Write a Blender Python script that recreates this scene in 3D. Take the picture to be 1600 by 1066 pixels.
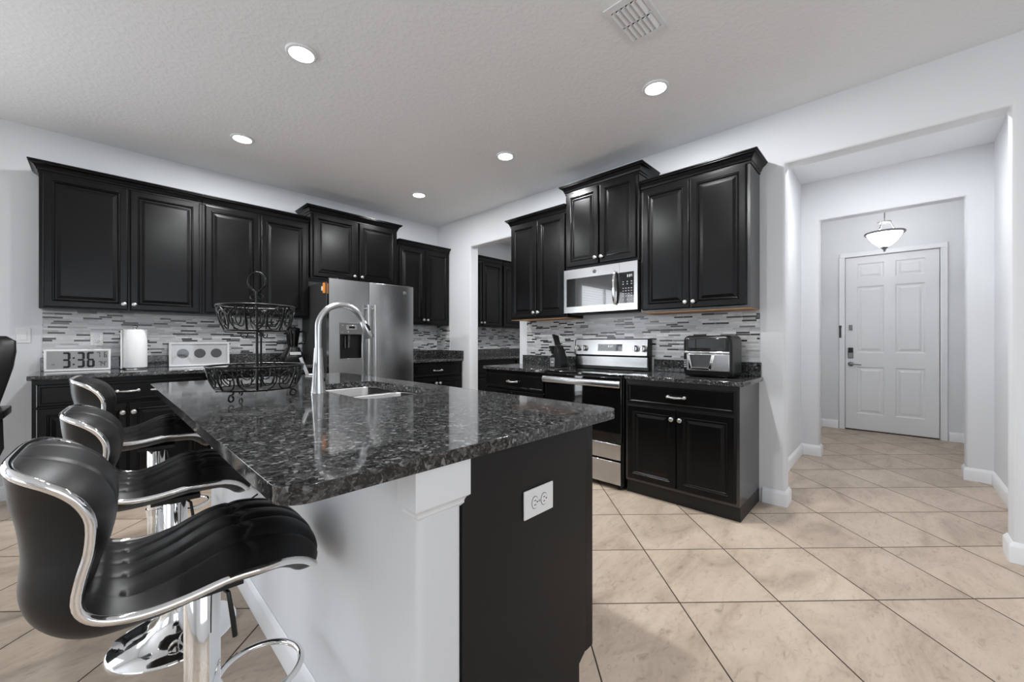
import bpy, bmesh, math, random
from mathutils import Vector, Matrix
PI = math.pi
random.seed(7)
for o in list(bpy.data.objects):
    bpy.data.objects.remove(o)
SC = bpy.context.scene
COL = SC.collection

# ------------------------------------------------------------------ camera
CAM_H = 1.19
cd = bpy.data.cameras.new('camera')
cam = bpy.data.objects.new('camera', cd)
COL.objects.link(cam)
cd.sensor_fit = 'HORIZONTAL'
cd.sensor_width = 36.0
cd.lens = 36.0 * 620.0 / 1600.0
cd.clip_start = 0.02
cam.location = (0, 0, CAM_H)
cam.rotation_euler = (PI / 2, 0, math.radians(43.85 - 90))
SC.camera = cam

# ------------------------------------------------------------------ world, exposure
P_SLIDER = 85.0
P_DOWN = 21.5
P_PENDANT = 5.0
P_PANTRY = 20.0
P_HALL = 15.5
P_SKY = 3.0
w = bpy.data.worlds.new('sky')
SC.world = w
w.use_nodes = True
nt = w.node_tree
nt.nodes.clear()
wo = nt.nodes.new('ShaderNodeOutputWorld')
bg = nt.nodes.new('ShaderNodeBackground')
bg.inputs['Color'].default_value = (0.86, 0.93, 1.0, 1)
bg.inputs['Strength'].default_value = P_SKY
nt.links.new(bg.outputs[0], wo.inputs[0])
SC.view_settings.view_transform = 'Standard'
SC.view_settings.look = 'None'
SC.view_settings.gamma = 1.0
SC.view_settings.use_curve_mapping = False
SC.view_settings.exposure = 0.18
DAY = (0.93, 0.965, 1.0)
LAMP = (0.97, 0.985, 1.0)
def area_light(name, loc, rot, sx, sy, power, color, parent=None, shape='RECTANGLE', spread=PI):
    ld = bpy.data.lights.new(name, 'AREA')
    ld.shape = shape
    ld.size = sx
    if shape in ('RECTANGLE', 'ELLIPSE'):
        ld.size_y = sy
    ld.energy = power
    ld.color = color
    ld.spread = spread
    o = bpy.data.objects.new(name, ld)
    COL.objects.link(o)
    o.location = loc
    o.rotation_euler = rot
    if parent:
        o.parent = parent
    return o


# daylight standing in the window openings (the windows themselves are built below)
area_light('window_daylight', (-2.45, 4.93, 1.25), (-PI / 2, 0, 0), 2.9, 2.3, P_SLIDER, DAY)

for loc_, rot_, sx_, sy_ in (((-2.45, 4.90, 1.22), (-PI / 2, 0, 0), 3.0, 2.43), ((0.1, -3.32, 1.45), (PI / 2, 0, 0), 3.2, 2.0), ((-4.32, 0.6, 1.45), (PI / 2, 0, -PI / 2), 3.0, 2.0)):
    area_light('window_portal', loc_, rot_, sx_, sy_, 1.0, DAY).data.cycles.is_portal = True

# ------------------------------------------------------------------ materials
MATS = {}


def new_mat(name):
    m = bpy.data.materials.new(name)
    m.use_nodes = True
    n = m.node_tree.nodes
    b = n.get('Principled BSDF')
    MATS[name] = m
    return m, m.node_tree, b


def col3(c):
    if isinstance(c, (int, float)):
        c = (c, c, c)
    return (c[0], c[1], c[2], 1)


def mat(name, color, rough=0.5, metal=0.0, spec=0.5, coat=0.0, emit=None, emit_s=0.0, bump=None, mottle=0.0, mscale=20):
    m, t, b = new_mat(name)
    b.inputs['Base Color'].default_value = col3(color)
    b.inputs['Roughness'].default_value = rough
    b.inputs['Metallic'].default_value = metal
    b.inputs['Specular IOR Level'].default_value = spec
    b.inputs['Coat Weight'].default_value = coat
    b.inputs['Coat Roughness'].default_value = 0.12
    if emit is not None:
        b.inputs['Emission Color'].default_value = col3(emit)
        b.inputs['Emission Strength'].default_value = emit_s
    tc = t.nodes.new('ShaderNodeTexCoord')
    if bump:
        nz = t.nodes.new('ShaderNodeTexNoise')
        nz.inputs['Scale'].default_value = bump[0]
        nz.inputs['Detail'].default_value = 3
        bp = t.nodes.new('ShaderNodeBump')
        bp.inputs['Strength'].default_value = bump[1]
        bp.inputs['Distance'].default_value = bump[2] if len(bump) > 2 else 0.002
        t.links.new(tc.outputs['Object'], nz.inputs['Vector'])
        t.links.new(nz.outputs['Fac'], bp.inputs['Height'])
        t.links.new(bp.outputs['Normal'], b.inputs['Normal'])
    if mottle:
        nz = t.nodes.new('ShaderNodeTexNoise')
        nz.inputs['Scale'].default_value = mscale
        nz.inputs['Detail'].default_value = 4
        mr = t.nodes.new('ShaderNodeMapRange')
        mr.inputs['To Min'].default_value = max(0.02, rough - mottle)
        mr.inputs['To Max'].default_value = rough + mottle
        t.links.new(tc.outputs['Object'], nz.inputs['Vector'])
        t.links.new(nz.outputs['Fac'], mr.inputs['Value'])
        t.links.new(mr.outputs['Result'], b.inputs['Roughness'])
    return m


def math_node(t, op, a, b=None, c=None):
    n = t.nodes.new('ShaderNodeMath')
    n.operation = op
    for i, v in enumerate((a, b, c)):
        if v is None:
            continue
        if isinstance(v, (int, float)):
            n.inputs[i].default_value = v
        else:
            t.links.new(v, n.inputs[i])
    return n.outputs[0]


def ramp(t, fac, stops, constant=False):
    r = t.nodes.new('ShaderNodeValToRGB')
    r.color_ramp.interpolation = 'CONSTANT' if constant else 'LINEAR'
    els = r.color_ramp.elements
    while len(els) > 1:
        els.remove(els[-1])
    els[0].position = stops[0][0]
    els[0].color = col3(stops[0][1])
    for p, c in stops[1:]:
        e = els.new(p)
        e.color = col3(c)
    t.links.new(fac, r.inputs['Fac'])
    return r.outputs['Color']


WALL = mat('wall_paint', (0.745, 0.757, 0.775), 0.62, spec=0.3, bump=(55, 0.12, 0.004))
TRIM = mat('trim_paint', (0.82, 0.83, 0.845), 0.35, spec=0.45, bump=(40, 0.02))
DOORP = mat('door_paint', (0.78, 0.79, 0.80), 0.4, bump=(40, 0.02))
BLACKCAB = mat('black_lacquer', (0.0035, 0.0035, 0.0037), 0.24, spec=0.22, mottle=0.05, mscale=9)
ENDPANEL = mat('black_panel_laminate', (0.0095, 0.0098, 0.0105), 0.5, spec=0.3, mottle=0.05, mscale=5)
SIDEPANEL = mat('black_side_sheen', (0.022, 0.022, 0.0225), 0.24, spec=0.85, mottle=0.04, mscale=6)  # base lifted above cabinet black to stand in for the reflected white wall
TOE = mat('toe_kick_black', 0.004, 0.5, bump=(30, 0.02))
NICKEL = mat('satin_nickel', 0.55, 0.28, metal=1.0, mottle=0.012, mscale=12)
CHROME = mat('chrome', 0.86, 0.05, metal=1.0, mottle=0.02, mscale=30)
LEATHER = mat('black_leatherette', (0.007, 0.007, 0.0073), 0.40, spec=0.32, bump=(420, 0.08, 0.001))
SHELL = mat('black_leatherette_shell', (0.008, 0.008, 0.0083), 0.42, spec=0.35, bump=(420, 0.08, 0.001))
IRON = mat('black_wrought_iron', 0.003, 0.36, spec=0.3, bump=(150, 0.1, 0.001))
PLASTIC_W = mat('white_plastic', 0.82, 0.35, bump=(60, 0.01))
PLASTIC_B = mat('black_plastic', 0.005, 0.28, spec=0.35, bump=(80, 0.02))
RUBBER = mat('dark_rubber', 0.012, 0.6, bump=(80, 0.05))
GLASSB = mat('black_glass', 0.004, 0.035, spec=0.7, mottle=0.01)
GLASSM = mat('microwave_window_glass', 0.006, 0.03, spec=1.0, coat=1.0, mottle=0.01)
DARKGREY = mat('dark_grey_metal', 0.035, 0.42, mottle=0.05)
PAPER = mat('white_paper', 0.88, 0.85, spec=0.1, bump=(160, 0.12, 0.001))
WOODRAW = mat('raw_maple_edge', (0.44, 0.24, 0.105), 0.55, bump=(35, 0.05))
ORANGE = mat('orange_enamel', (0.72, 0.24, 0.03), 0.4, bump=(60, 0.02))
SEGMENT = mat('lcd_segment_black', 0.006, 0.5, bump=(60, 0.01))
LCDGLOW = mat('display_glow', 0.3, 0.4, emit=(0.85, 0.95, 1), emit_s=0.9, bump=(60, 0.01))
KEYMARK = mat('keypad_print', 0.42, 0.5, bump=(60, 0.01))
LENS = mat('lamp_lens', 0.9, 0.4, emit=(1, 1, 1), emit_s=14.0, bump=(60, 0.01))
ALABASTER = mat('frosted_lamp_glass', 0.9, 0.4, emit=(1, 1, 1), emit_s=12.0, bump=(60, 0.01))
DISC = mat('grey_felt_disc', 0.13, 0.9, spec=0.1, bump=(200, 0.3, 0.001))
MATBOARD = mat('white_mat_board', 0.70, 0.7, bump=(90, 0.03))
SLOT = mat('outlet_slot_dark', 0.02, 0.6, bump=(60, 0.01))
GREYWIN = mat('dispenser_grey', 0.10, 0.35, mottle=0.05)
VENTHOLE = mat('vent_cavity', 0.004, 0.8, bump=(60, 0.01))
GROUTLINE = mat('threshold_bronze', (0.03, 0.02, 0.013), 0.5, bump=(60, 0.02))


def make_ceiling():
    m, t, b = new_mat('ceiling_knockdown')
    b.inputs['Base Color'].default_value = (0.86, 0.872, 0.89, 1)
    b.inputs['Roughness'].default_value = 0.75
    b.inputs['Specular IOR Level'].default_value = 0.25
    tc = t.nodes.new('ShaderNodeTexCoord')
    nz = t.nodes.new('ShaderNodeTexNoise')
    nz.inputs['Scale'].default_value = 38
    nz.inputs['Detail'].default_value = 4
    t.links.new(tc.outputs['Object'], nz.inputs['Vector'])
    mr = t.nodes.new('ShaderNodeMapRange')
    mr.inputs['From Min'].default_value = 0.45
    mr.inputs['From Max'].default_value = 0.6
    t.links.new(nz.outputs['Fac'], mr.inputs['Value'])
    bp = t.nodes.new('ShaderNodeBump')
    bp.inputs['Strength'].default_value = 0.22
    bp.inputs['Distance'].default_value = 0.004
    t.links.new(mr.outputs['Result'], bp.inputs['Height'])
    t.links.new(bp.outputs['Normal'], b.inputs['Normal'])
    return m


CEIL = make_ceiling()


def make_floor():
    m, t, b = new_mat('beige_ceramic_tile')
    S = 0.457
    tc = t.nodes.new('ShaderNodeTexCoord')
    sp = t.nodes.new('ShaderNodeSeparateXYZ')
    t.links.new(tc.outputs['Object'], sp.inputs[0])
    x = math_node(t, 'SUBTRACT', sp.outputs[0], 2.152)
    y = math_node(t, 'SUBTRACT', sp.outputs[1], 0.377)
    k = 1 / (S * math.sqrt(2))
    p = math_node(t, 'MULTIPLY', math_node(t, 'ADD', x, y), k)
    q = math_node(t, 'MULTIPLY', math_node(t, 'SUBTRACT', x, y), k)
    fp = math_node(t, 'FRACT', p)
    fq = math_node(t, 'FRACT', q)
    ip = math_node(t, 'FLOOR', p)
    iq = math_node(t, 'FLOOR', q)

    def edge(fr):
        return math_node(t, 'MINIMUM', fr, math_node(t, 'SUBTRACT', 1.0, fr))
    e = math_node(t, 'MINIMUM', edge(fp), edge(fq))
    mask = t.nodes.new('ShaderNodeMapRange')
    mask.interpolation_type = 'SMOOTHSTEP'
    mask.inputs['From Min'].default_value = 0.0050
    mask.inputs['From Max'].default_value = 0.0082
    t.links.new(e, mask.inputs['Value'])
    cid = t.nodes.new('ShaderNodeCombineXYZ')
    t.links.new(ip, cid.inputs[0])
    t.links.new(iq, cid.inputs[1])
    wn = t.nodes.new('ShaderNodeTexWhiteNoise')
    wn.noise_dimensions = '2D'
    t.links.new(cid.outputs[0], wn.inputs['Vector'])
    off = t.nodes.new('ShaderNodeVectorMath')
    off.operation = 'SCALE'
    off.inputs['Scale'].default_value = 30
    t.links.new(wn.outputs['Color'], off.inputs[0])
    rot = t.nodes.new('ShaderNodeMapping')
    rot.inputs['Rotation'].default_value = (0, 0, math.radians(20))
    rot.inputs['Scale'].default_value = (1.0, 2.2, 1)
    t.links.new(tc.outputs['Object'], rot.inputs['Vector'])
    ad = t.nodes.new('ShaderNodeVectorMath')
    ad.operation = 'ADD'
    t.links.new(rot.outputs[0], ad.inputs[0])
    t.links.new(off.outputs[0], ad.inputs[1])
    n1 = t.nodes.new('ShaderNodeTexNoise')
    n1.inputs['Scale'].default_value = 2.4
    n1.inputs['Detail'].default_value = 8
    n1.inputs['Roughness'].default_value = 0.62
    n1.inputs['Distortion'].default_value = 0.8
    t.links.new(ad.outputs[0], n1.inputs['Vector'])
    n2 = t.nodes.new('ShaderNodeTexNoise')
    n2.inputs['Scale'].default_value = 16
    n2.inputs['Detail'].default_value = 8
    n2.inputs['Roughness'].default_value = 0.7
    n2.inputs['Distortion'].default_value = 1.2
    t.links.new(ad.outputs[0], n2.inputs['Vector'])
    c1 = ramp(t, n1.outputs['Fac'], [(0.30, (0.34, 0.268, 0.208)), (0.44, (0.435, 0.348, 0.272)), (0.58, (0.505, 0.411, 0.326)), (0.75, (0.535, 0.440, 0.352))])
    c2 = ramp(t, n2.outputs['Fac'], [(0.30, (0.50, 0.47, 0.44)), (0.41, (0.88, 0.87, 0.86)), (0.5, (1, 1, 1))])
    mx = t.nodes.new('ShaderNodeMix')
    mx.data_type = 'RGBA'
    mx.blend_type = 'MULTIPLY'
    mx.inputs['Factor'].default_value = 0.7
    t.links.new(c1, mx.inputs['A'])
    t.links.new(c2, mx.inputs['B'])
    tv = math_node(t, 'MULTIPLY_ADD', wn.outputs['Value'], 0.14, 0.93)
    mv = t.nodes.new('ShaderNodeVectorMath')
    mv.operation = 'SCALE'
    t.links.new(mx.outputs['Result'], mv.inputs[0])
    t.links.new(tv, mv.inputs['Scale'])
    mg = t.nodes.new('ShaderNodeMix')
    mg.data_type = 'RGBA'
    mg.inputs['A'].default_value = (0.045, 0.03, 0.02, 1)
    t.links.new(mask.outputs['Result'], mg.inputs['Factor'])
    t.links.new(mv.outputs[0], mg.inputs['B'])
    t.links.new(mg.outputs['Result'], b.inputs['Base Color'])
    rr = t.nodes.new('ShaderNodeMapRange')
    rr.inputs['To Min'].default_value = 0.8
    rr.inputs['To Max'].default_value = 0.42
    t.links.new(mask.outputs['Result'], rr.inputs['Value'])
    t.links.new(rr.outputs['Result'], b.inputs['Roughness'])
    b.inputs['Specular IOR Level'].default_value = 0.35
    bp = t.nodes.new('ShaderNodeBump')
    bp.inputs['Strength'].default_value = 0.5
    bp.inputs['Distance'].default_value = 0.003
    t.links.new(mask.outputs['Result'], bp.inputs['Height'])
    t.links.new(bp.outputs['Normal'], b.inputs['Normal'])
    return m


FLOOR = make_floor()


def make_granite():
    m, t, b = new_mat('dark_granite')
    tc = t.nodes.new('ShaderNodeTexCoord')
    nz = t.nodes.new('ShaderNodeTexNoise')
    nz.inputs['Scale'].default_value = 40
    nz.inputs['Detail'].default_value = 3
    t.links.new(tc.outputs['Object'], nz.inputs['Vector'])
    mxv = t.nodes.new('ShaderNodeVectorMath')
    mxv.operation = 'MULTIPLY_ADD'
    mxv.inputs[1].default_value = (0.02, 0.02, 0.02)
    t.links.new(nz.outputs['Color'], mxv.inputs[0])
    t.links.new(tc.outputs['Object'], mxv.inputs[2])
    v1 = t.nodes.new('ShaderNodeTexVoronoi')
    v1.inputs['Scale'].default_value = 110
    t.links.new(mxv.outputs[0], v1.inputs['Vector'])
    s1 = t.nodes.new('ShaderNodeSeparateColor')
    t.links.new(v1.outputs['Color'], s1.inputs[0])
    c1 = ramp(t, s1.outputs[0], [(0, 0.010), (0.30, 0.026), (0.52, 0.050), (0.70, 0.082), (0.85, 0.13), (0.955, 0.27)], True)
    v2 = t.nodes.new('ShaderNodeTexVoronoi')
    v2.inputs['Scale'].default_value = 260
    t.links.new(mxv.outputs[0], v2.inputs['Vector'])
    s2 = t.nodes.new('ShaderNodeSeparateColor')
    t.links.new(v2.outputs['Color'], s2.inputs[0])
    c2 = ramp(t, s2.outputs[1], [(0, 0.006), (0.4, 0.03), (0.7, 0.085), (0.92, 0.22)], True)
    mx = t.nodes.new('ShaderNodeMix')
    mx.data_type = 'RGBA'
    mx.inputs['Factor'].default_value = 0.35
    t.links.new(c1, mx.inputs['A'])
    t.links.new(c2, mx.inputs['B'])
    t.links.new(mx.outputs['Result'], b.inputs['Base Color'])
    b.inputs['Roughness'].default_value = 0.07
    b.inputs['Specular IOR Level'].default_value = 0.6
    return m


GRANITE = make_granite()


def make_mosaic():
    m, t, b = new_mat('strip_mosaic_tile')
    tc = t.nodes.new('ShaderNodeTexCoord')
    sp = t.nodes.new('ShaderNodeSeparateXYZ')
    t.links.new(tc.outputs['Object'], sp.inputs[0])
    cb = t.nodes.new('ShaderNodeCombineXYZ')
    t.links.new(sp.outputs[0], cb.inputs[0])
    t.links.new(sp.outputs[2], cb.inputs[1])
    RH = 0.0152
    # shift every course by its own random amount so the joints scatter
    row = math_node(t, 'FLOOR', math_node(t, 'DIVIDE', sp.outputs[2], RH))
    wn = t.nodes.new('ShaderNodeTexWhiteNoise')
    wn.noise_dimensions = '1D'
    t.links.new(row, wn.inputs['W'])
    xs = math_node(t, 'ADD', sp.outputs[0], wn.outputs['Value'])
    ln = math_node(t, 'MULTIPLY_ADD', wn.outputs['Value'], 0.055, 0.068)
    pos = math_node(t, 'DIVIDE', xs, ln)
    ci = math_node(t, 'FLOOR', pos)
    fx = math_node(t, 'MULTIPLY', math_node(t, 'FRACT', pos), ln)
    fz = math_node(t, 'MULTIPLY', math_node(t, 'FRACT', math_node(t, 'DIVIDE', sp.outputs[2], RH)), RH)
    ex = math_node(t, 'MINIMUM', fx, math_node(t, 'SUBTRACT', ln, fx))
    ez = math_node(t, 'MINIMUM', fz, math_node(t, 'SUBTRACT', RH, fz))
    e = math_node(t, 'MINIMUM', ex, ez)
    mask = t.nodes.new('ShaderNodeMapRange')
    mask.inputs['From Min'].default_value = 0.0006
    mask.inputs['From Max'].default_value = 0.0011
    t.links.new(e, mask.inputs['Value'])
    cid = t.nodes.new('ShaderNodeCombineXYZ')
    t.links.new(ci, cid.inputs[0])
    t.links.new(row, cid.inputs[1])
    wt = t.nodes.new('ShaderNodeTexWhiteNoise')
    wt.noise_dimensions = '2D'
    t.links.new(cid.outputs[0], wt.inputs['Vector'])
    c = ramp(t, wt.outputs['Value'], [(0, 0.010), (0.115, 0.05), (0.145, 0.16), (0.18, 0.42), (0.32, 0.53), (0.55, 0.62), (0.8, 0.70)], True)
    st = t.nodes.new('ShaderNodeTexNoise')
    st.inputs['Scale'].default_value = 1.0
    mp = t.nodes.new('ShaderNodeMapping')
    mp.inputs['Scale'].default_value = (22, 22, 260)
    t.links.new(tc.outputs['Object'], mp.inputs['Vector'])
    t.links.new(mp.outputs[0], st.inputs['Vector'])
    sr = ramp(t, st.outputs['Fac'], [(0.3, 0.82), (0.55, 1.0)])
    mu = t.nodes.new('ShaderNodeMix')
    mu.data_type = 'RGBA'
    mu.blend_type = 'MULTIPLY'
    mu.inputs['Factor'].default_value = 1
    t.links.new(c, mu.inputs['A'])
    t.links.new(sr, mu.inputs['B'])
    mg = t.nodes.new('ShaderNodeMix')
    mg.data_type = 'RGBA'
    mg.inputs['A'].default_value = (0.55, 0.555, 0.56, 1)
    t.links.new(mask.outputs['Result'], mg.inputs['Factor'])
    t.links.new(mu.outputs['Result'], mg.inputs['B'])
    t.links.new(mg.outputs['Result'], b.inputs['Base Color'])
    b.inputs['Roughness'].default_value = 0.22
    return m


MOSAIC = make_mosaic()


def make_steel(name, c, rough, axis=2):
    m, t, b = new_mat(name)
    b.inputs['Metallic'].default_value = 1.0
    b.inputs['Base Color'].default_value = col3(c)
    tc = t.nodes.new('ShaderNodeTexCoord')
    mp = t.nodes.new('ShaderNodeMapping')
    s = [3, 3, 3]
    s[axis] = 420
    mp.inputs['Scale'].default_value = s
    t.links.new(tc.outputs['Object'], mp.inputs['Vector'])
    nz = t.nodes.new('ShaderNodeTexNoise')
    nz.inputs['Scale'].default_value = 1
    nz.inputs['Detail'].default_value = 2
    t.links.new(mp.outputs[0], nz.inputs['Vector'])
    mr = t.nodes.new('ShaderNodeMapRange')
    mr.inputs['To Min'].default_value = rough - 0.03
    mr.inputs['To Max'].default_value = rough + 0.03
    t.links.new(nz.outputs['Fac'], mr.inputs['Value'])
    t.links.new(mr.outputs['Result'], b.inputs['Roughness'])
    bp = t.nodes.new('ShaderNodeBump')
    bp.inputs['Strength'].default_value = 0.012
    bp.inputs['Distance'].default_value = 0.001
    t.links.new(nz.outputs['Fac'], bp.inputs['Height'])
    t.links.new(bp.outputs['Normal'], b.inputs['Normal'])
    return m


STEEL = make_steel('brushed_stainless', 0.50, 0.23)
PEWTER = mat('pewter_hardware', 0.22, 0.35, metal=1.0, mottle=0.04, mscale=40)
STEELD = make_steel('brushed_stainless_sink', 0.66, 0.24, 0)


def make_glass(name, tint, gloss):
    m, t, b = new_mat(name)
    t.nodes.remove(b)
    out = t.nodes.get('Material Output')
    tr = t.nodes.new('ShaderNodeBsdfTransparent')
    tr.inputs['Color'].default_value = col3(tint)
    gl = t.nodes.new('ShaderNodeBsdfGlossy')
    gl.inputs['Roughness'].default_value = 0.03
    mx = t.nodes.new('ShaderNodeMixShader')
    mx.inputs[0].default_value = gloss
    t.links.new(tr.outputs[0], mx.inputs[1])
    t.links.new(gl.outputs[0], mx.inputs[2])
    t.links.new(mx.outputs[0], out.inputs[0])
    return m


PANE = make_glass('window_glass', 0.96, 0.05)
SMOKED = make_glass('smoked_jar_glass', 0.35, 0.06)
CLEARPANE = make_glass('frame_glass', 0.97, 0.04)


# ------------------------------------------------------------------ mesh helpers
class MB:
    def __init__(s):
        s.bm = bmesh.new()

    def face(s, pts):
        vs = [s.bm.verts.new(p) for p in pts]
        return s.bm.faces.new(vs)

    def box(s, x0, x1, y0, y1, z0, z1):
        x0, x1 = min(x0, x1), max(x0, x1)
        y0, y1 = min(y0, y1), max(y0, y1)
        z0, z1 = min(z0, z1), max(z0, z1)
        v = [s.bm.verts.new((x, y, z)) for z in (z0, z1) for y in (y0, y1) for x in (x0, x1)]
        for f in ((0, 2, 3, 1), (4, 5, 7, 6), (0, 1, 5, 4), (2, 6, 7, 3), (0, 4, 6, 2), (1, 3, 7, 5)):
            s.bm.faces.new([v[i] for i in f])
        return s

    def loft(s, rings, closed=True, cap0=True, cap1=True):
        R = [[s.bm.verts.new(p) for p in r] for r in rings]
        n = len(R[0])
        for a, b in zip(R[:-1], R[1:]):
            for i in range(n if closed else n - 1):
                j = (i + 1) % n
                try:
                    s.bm.faces.new((a[i], a[j], b[j], b[i]))
                except ValueError:
                    pass
        if cap0:
            s.bm.faces.new(list(reversed(R[0])))
        if cap1:
            s.bm.faces.new(R[-1])
        return s

    def lathe(s, prof, c=(0, 0, 0), seg=32, axis='z', cap0=True, cap1=True):
        rings = []
        for r, z in prof:
            ring = []
            for k in range(seg):
                a = 2 * PI * k / seg
                u, v = r * math.cos(a), r * math.sin(a)
                if axis == 'z':
                    p = (c[0] + u, c[1] + v, c[2] + z)
                elif axis == 'y':
                    p = (c[0] + u, c[1] + z, c[2] + v)
                else:
                    p = (c[0] + z, c[1] + u, c[2] + v)
                ring.append(p)
            rings.append(ring)
        return s.loft(rings, True, cap0, cap1)

    def tube(s, pts, r, seg=10, closed=False, flat=1.0):
        P = [Vector(p) for p in pts]
        n = len(P)
        rings = []
        up = None
        for i in range(n):
            if closed:
                t = (P[(i + 1) % n] - P[i - 1])
            else:
                t = P[min(i + 1, n - 1)] - P[max(i - 1, 0)]
            if t.length < 1e-9:
                t = Vector((0, 0, 1))
            t.normalize()
            if up is None:
                up = Vector((0, 0, 1)) if abs(t.z) < 0.9 else Vector((1, 0, 0))
            a = t.cross(up)
            if a.length < 1e-6:
                a = t.orthogonal()
            a.normalize()
            b = a.cross(t).normalized()
            up = b
            rr = r[i] if isinstance(r, (list, tuple)) else r
            rings.append([P[i] + a * (rr * math.cos(2 * PI * k / seg)) + b * (rr * flat * math.sin(2 * PI * k / seg)) for k in range(seg)])
        if closed:
            rings.append(rings[0])
            R = [[s.bm.verts.new(p) for p in q] for q in rings[:-1]]
            m = len(R)
            for i in range(m):
                A, B = R[i], R[(i + 1) % m]
                for k in range(seg):
                    j = (k + 1) % seg
                    s.bm.faces.new((A[k], A[j], B[j], B[k]))
        else:
            s.loft(rings)
        return s

    def ball(s, c, rx, ry=None, rz=None, seg=16):
        ry = ry or rx
        rz = rz or rx
        prof = []
        n = seg // 2
        rings = []
        for i in range(1, n):
            a = PI * i / n
            rings.append([(c[0] + rx * math.sin(a) * math.cos(2 * PI * k / seg), c[1] + ry * math.sin(a) * math.sin(2 * PI * k / seg), c[2] - rz * math.cos(a)) for k in range(seg)])
        return s.loft(rings)

    def prism(s, poly, axis, a, b):
        """extrude a 2D polygon along an axis from a to b"""
        def p3(p, t):
            if axis == 'x':
                return (t, p[0], p[1])
            if axis == 'y':
                return (p[0], t, p[1])
            return (p[0], p[1], t)
        return s.loft([[p3(p, a) for p in poly], [p3(p, b) for p in poly]])

    def build(s, name, m, parent=None, smooth=None, bevel=0.0, seg=2, subsurf=0, angle=40):
        bmesh.ops.recalc_face_normals(s.bm, faces=s.bm.faces[:])
        me = bpy.data.meshes.new(name)
        s.bm.to_mesh(me)
        s.bm.free()
        if isinstance(m, (list, tuple)):
            for q in m:
                me.materials.append(q)
        else:
            me.materials.append(m)
        if smooth or bevel:
            for p in me.polygons:
                p.use_smooth = True
            me.set_sharp_from_angle(angle=math.radians(smooth if isinstance(smooth, (int, float)) and smooth > 1 else angle))
        o = bpy.data.objects.new(name, me)
        COL.objects.link(o)
        if parent:
            o.parent = parent
        if bevel:
            md = o.modifiers.new('bevel', 'BEVEL')
            md.width = bevel
            md.segments = seg
            md.limit_method = 'ANGLE'
            md.angle_limit = math.radians(40)
            md.harden_normals = False
        if subsurf:
            md = o.modifiers.new('subsurf', 'SUBSURF')
            md.levels = subsurf
            md.render_levels = subsurf
        return o


def tag(o, label, cat, group=None):
    o['label'] = label
    o['category'] = cat
    if group:
        o['group'] = group
    return o


def thing(name, label, cat, loc=(0, 0, 0), rz=0.0, group=None):
    o = bpy.data.objects.new(name, None)
    COL.objects.link(o)
    o.location = loc
    o.rotation_euler = (0, 0, rz)
    o.empty_display_size = 0.1
    return tag(o, label, cat, group)


def struct(o):
    o['kind'] = 'structure'
    return o


def rrect(x0, x1, y0, y1, r, n=6):
    pts = []
    for cx, cy, a0 in ((x1 - r, y1 - r, 0), (x0 + r, y1 - r, PI / 2), (x0 + r, y0 + r, PI), (x1 - r, y0 + r, 1.5 * PI)):
        for k in range(n + 1):
            a = a0 + PI / 2 * k / n
            pts.append((cx + r * math.cos(a), cy + r * math.sin(a)))
    return pts


def sweep2d(mb, path, prof, closed=False):
    """sweep profile [(out, z)] along a floor polyline; 'out' is to the right of travel, mitred"""
    n = len(path)
    P = [Vector(p) for p in path]
    rings = []
    for i in range(n):
        if i == 0:
            d0 = d1 = (P[1] - P[0]).normalized()
        elif i == n - 1:
            d0 = d1 = (P[-1] - P[-2]).normalized()
        else:
            d0 = (P[i] - P[i - 1]).normalized()
            d1 = (P[i + 1] - P[i]).normalized()
        n0 = Vector((d0.y, -d0.x))
        n1 = Vector((d1.y, -d1.x))
        bs = (n0 + n1)
        bs = bs / max(0.2, bs.length_squared) * 2
        rings.append([(P[i].x + bs.x * o, P[i].y + bs.y * o, z) for o, z in prof])
    mb.loft(rings)
    return mb


def copy_tree(o, parent=None):
    c = o.copy()
    COL.objects.link(c)
    c.parent = parent
    for ch in list(o.children):
        if ch.type == 'LIGHT':
            l = ch.copy()
            COL.objects.link(l)
            l.parent = c
        else:
            copy_tree(ch, c)
    return c


def seg_digit(mb, ch, x, z, wd, ht, th, y0, y1):
    segs = {'0': 'abcdef', '1': 'bc', '2': 'abged', '3': 'abgcd', '4': 'fgbc', '5': 'afgcd', '6': 'afgedc', '7': 'abc', '8': 'abcdefg', '9': 'abcfgd'}[ch]
    g = th * 0.25
    hh = ht / 2
    for c in segs:
        if c in 'agd':
            zz = {'a': z + ht - th, 'g': z + hh - th / 2, 'd': z}[c]
            pts = [(x + g + th * .4, zz), (x + wd - g - th * .4, zz), (x + wd - g, zz + th / 2), (x + wd - g - th * .4, zz + th), (x + g + th * .4, zz + th), (x + g, zz + th / 2)]
        else:
            xx = x + wd - th if c in 'bc' else x
            z0 = z + hh + g if c in 'bf' else z + g
            z1 = z + ht - g if c in 'bf' else z + hh - g
            pts = [(xx, z0 + th * .4), (xx + th / 2, z0), (xx + th, z0 + th * .4), (xx + th, z1 - th * .4), (xx + th / 2, z1), (xx, z1 - th * .4)]
        mb.prism(pts, 'y', y0, y1)


# ------------------------------------------------------------------ the setting
H = 2.845
XB = 3.41      # range wall
YA = 4.785     # refrigerator wall
mb = MB().box(-4.5, 7.3, -3.45, 5.05, -0.06, 0)
struct(mb.build('floor', FLOOR))
mb = MB().box(-4.5, 7.3, -3.45, 5.05, H, H + 0.08)
struct(mb.build('ceiling', CEIL))

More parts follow.
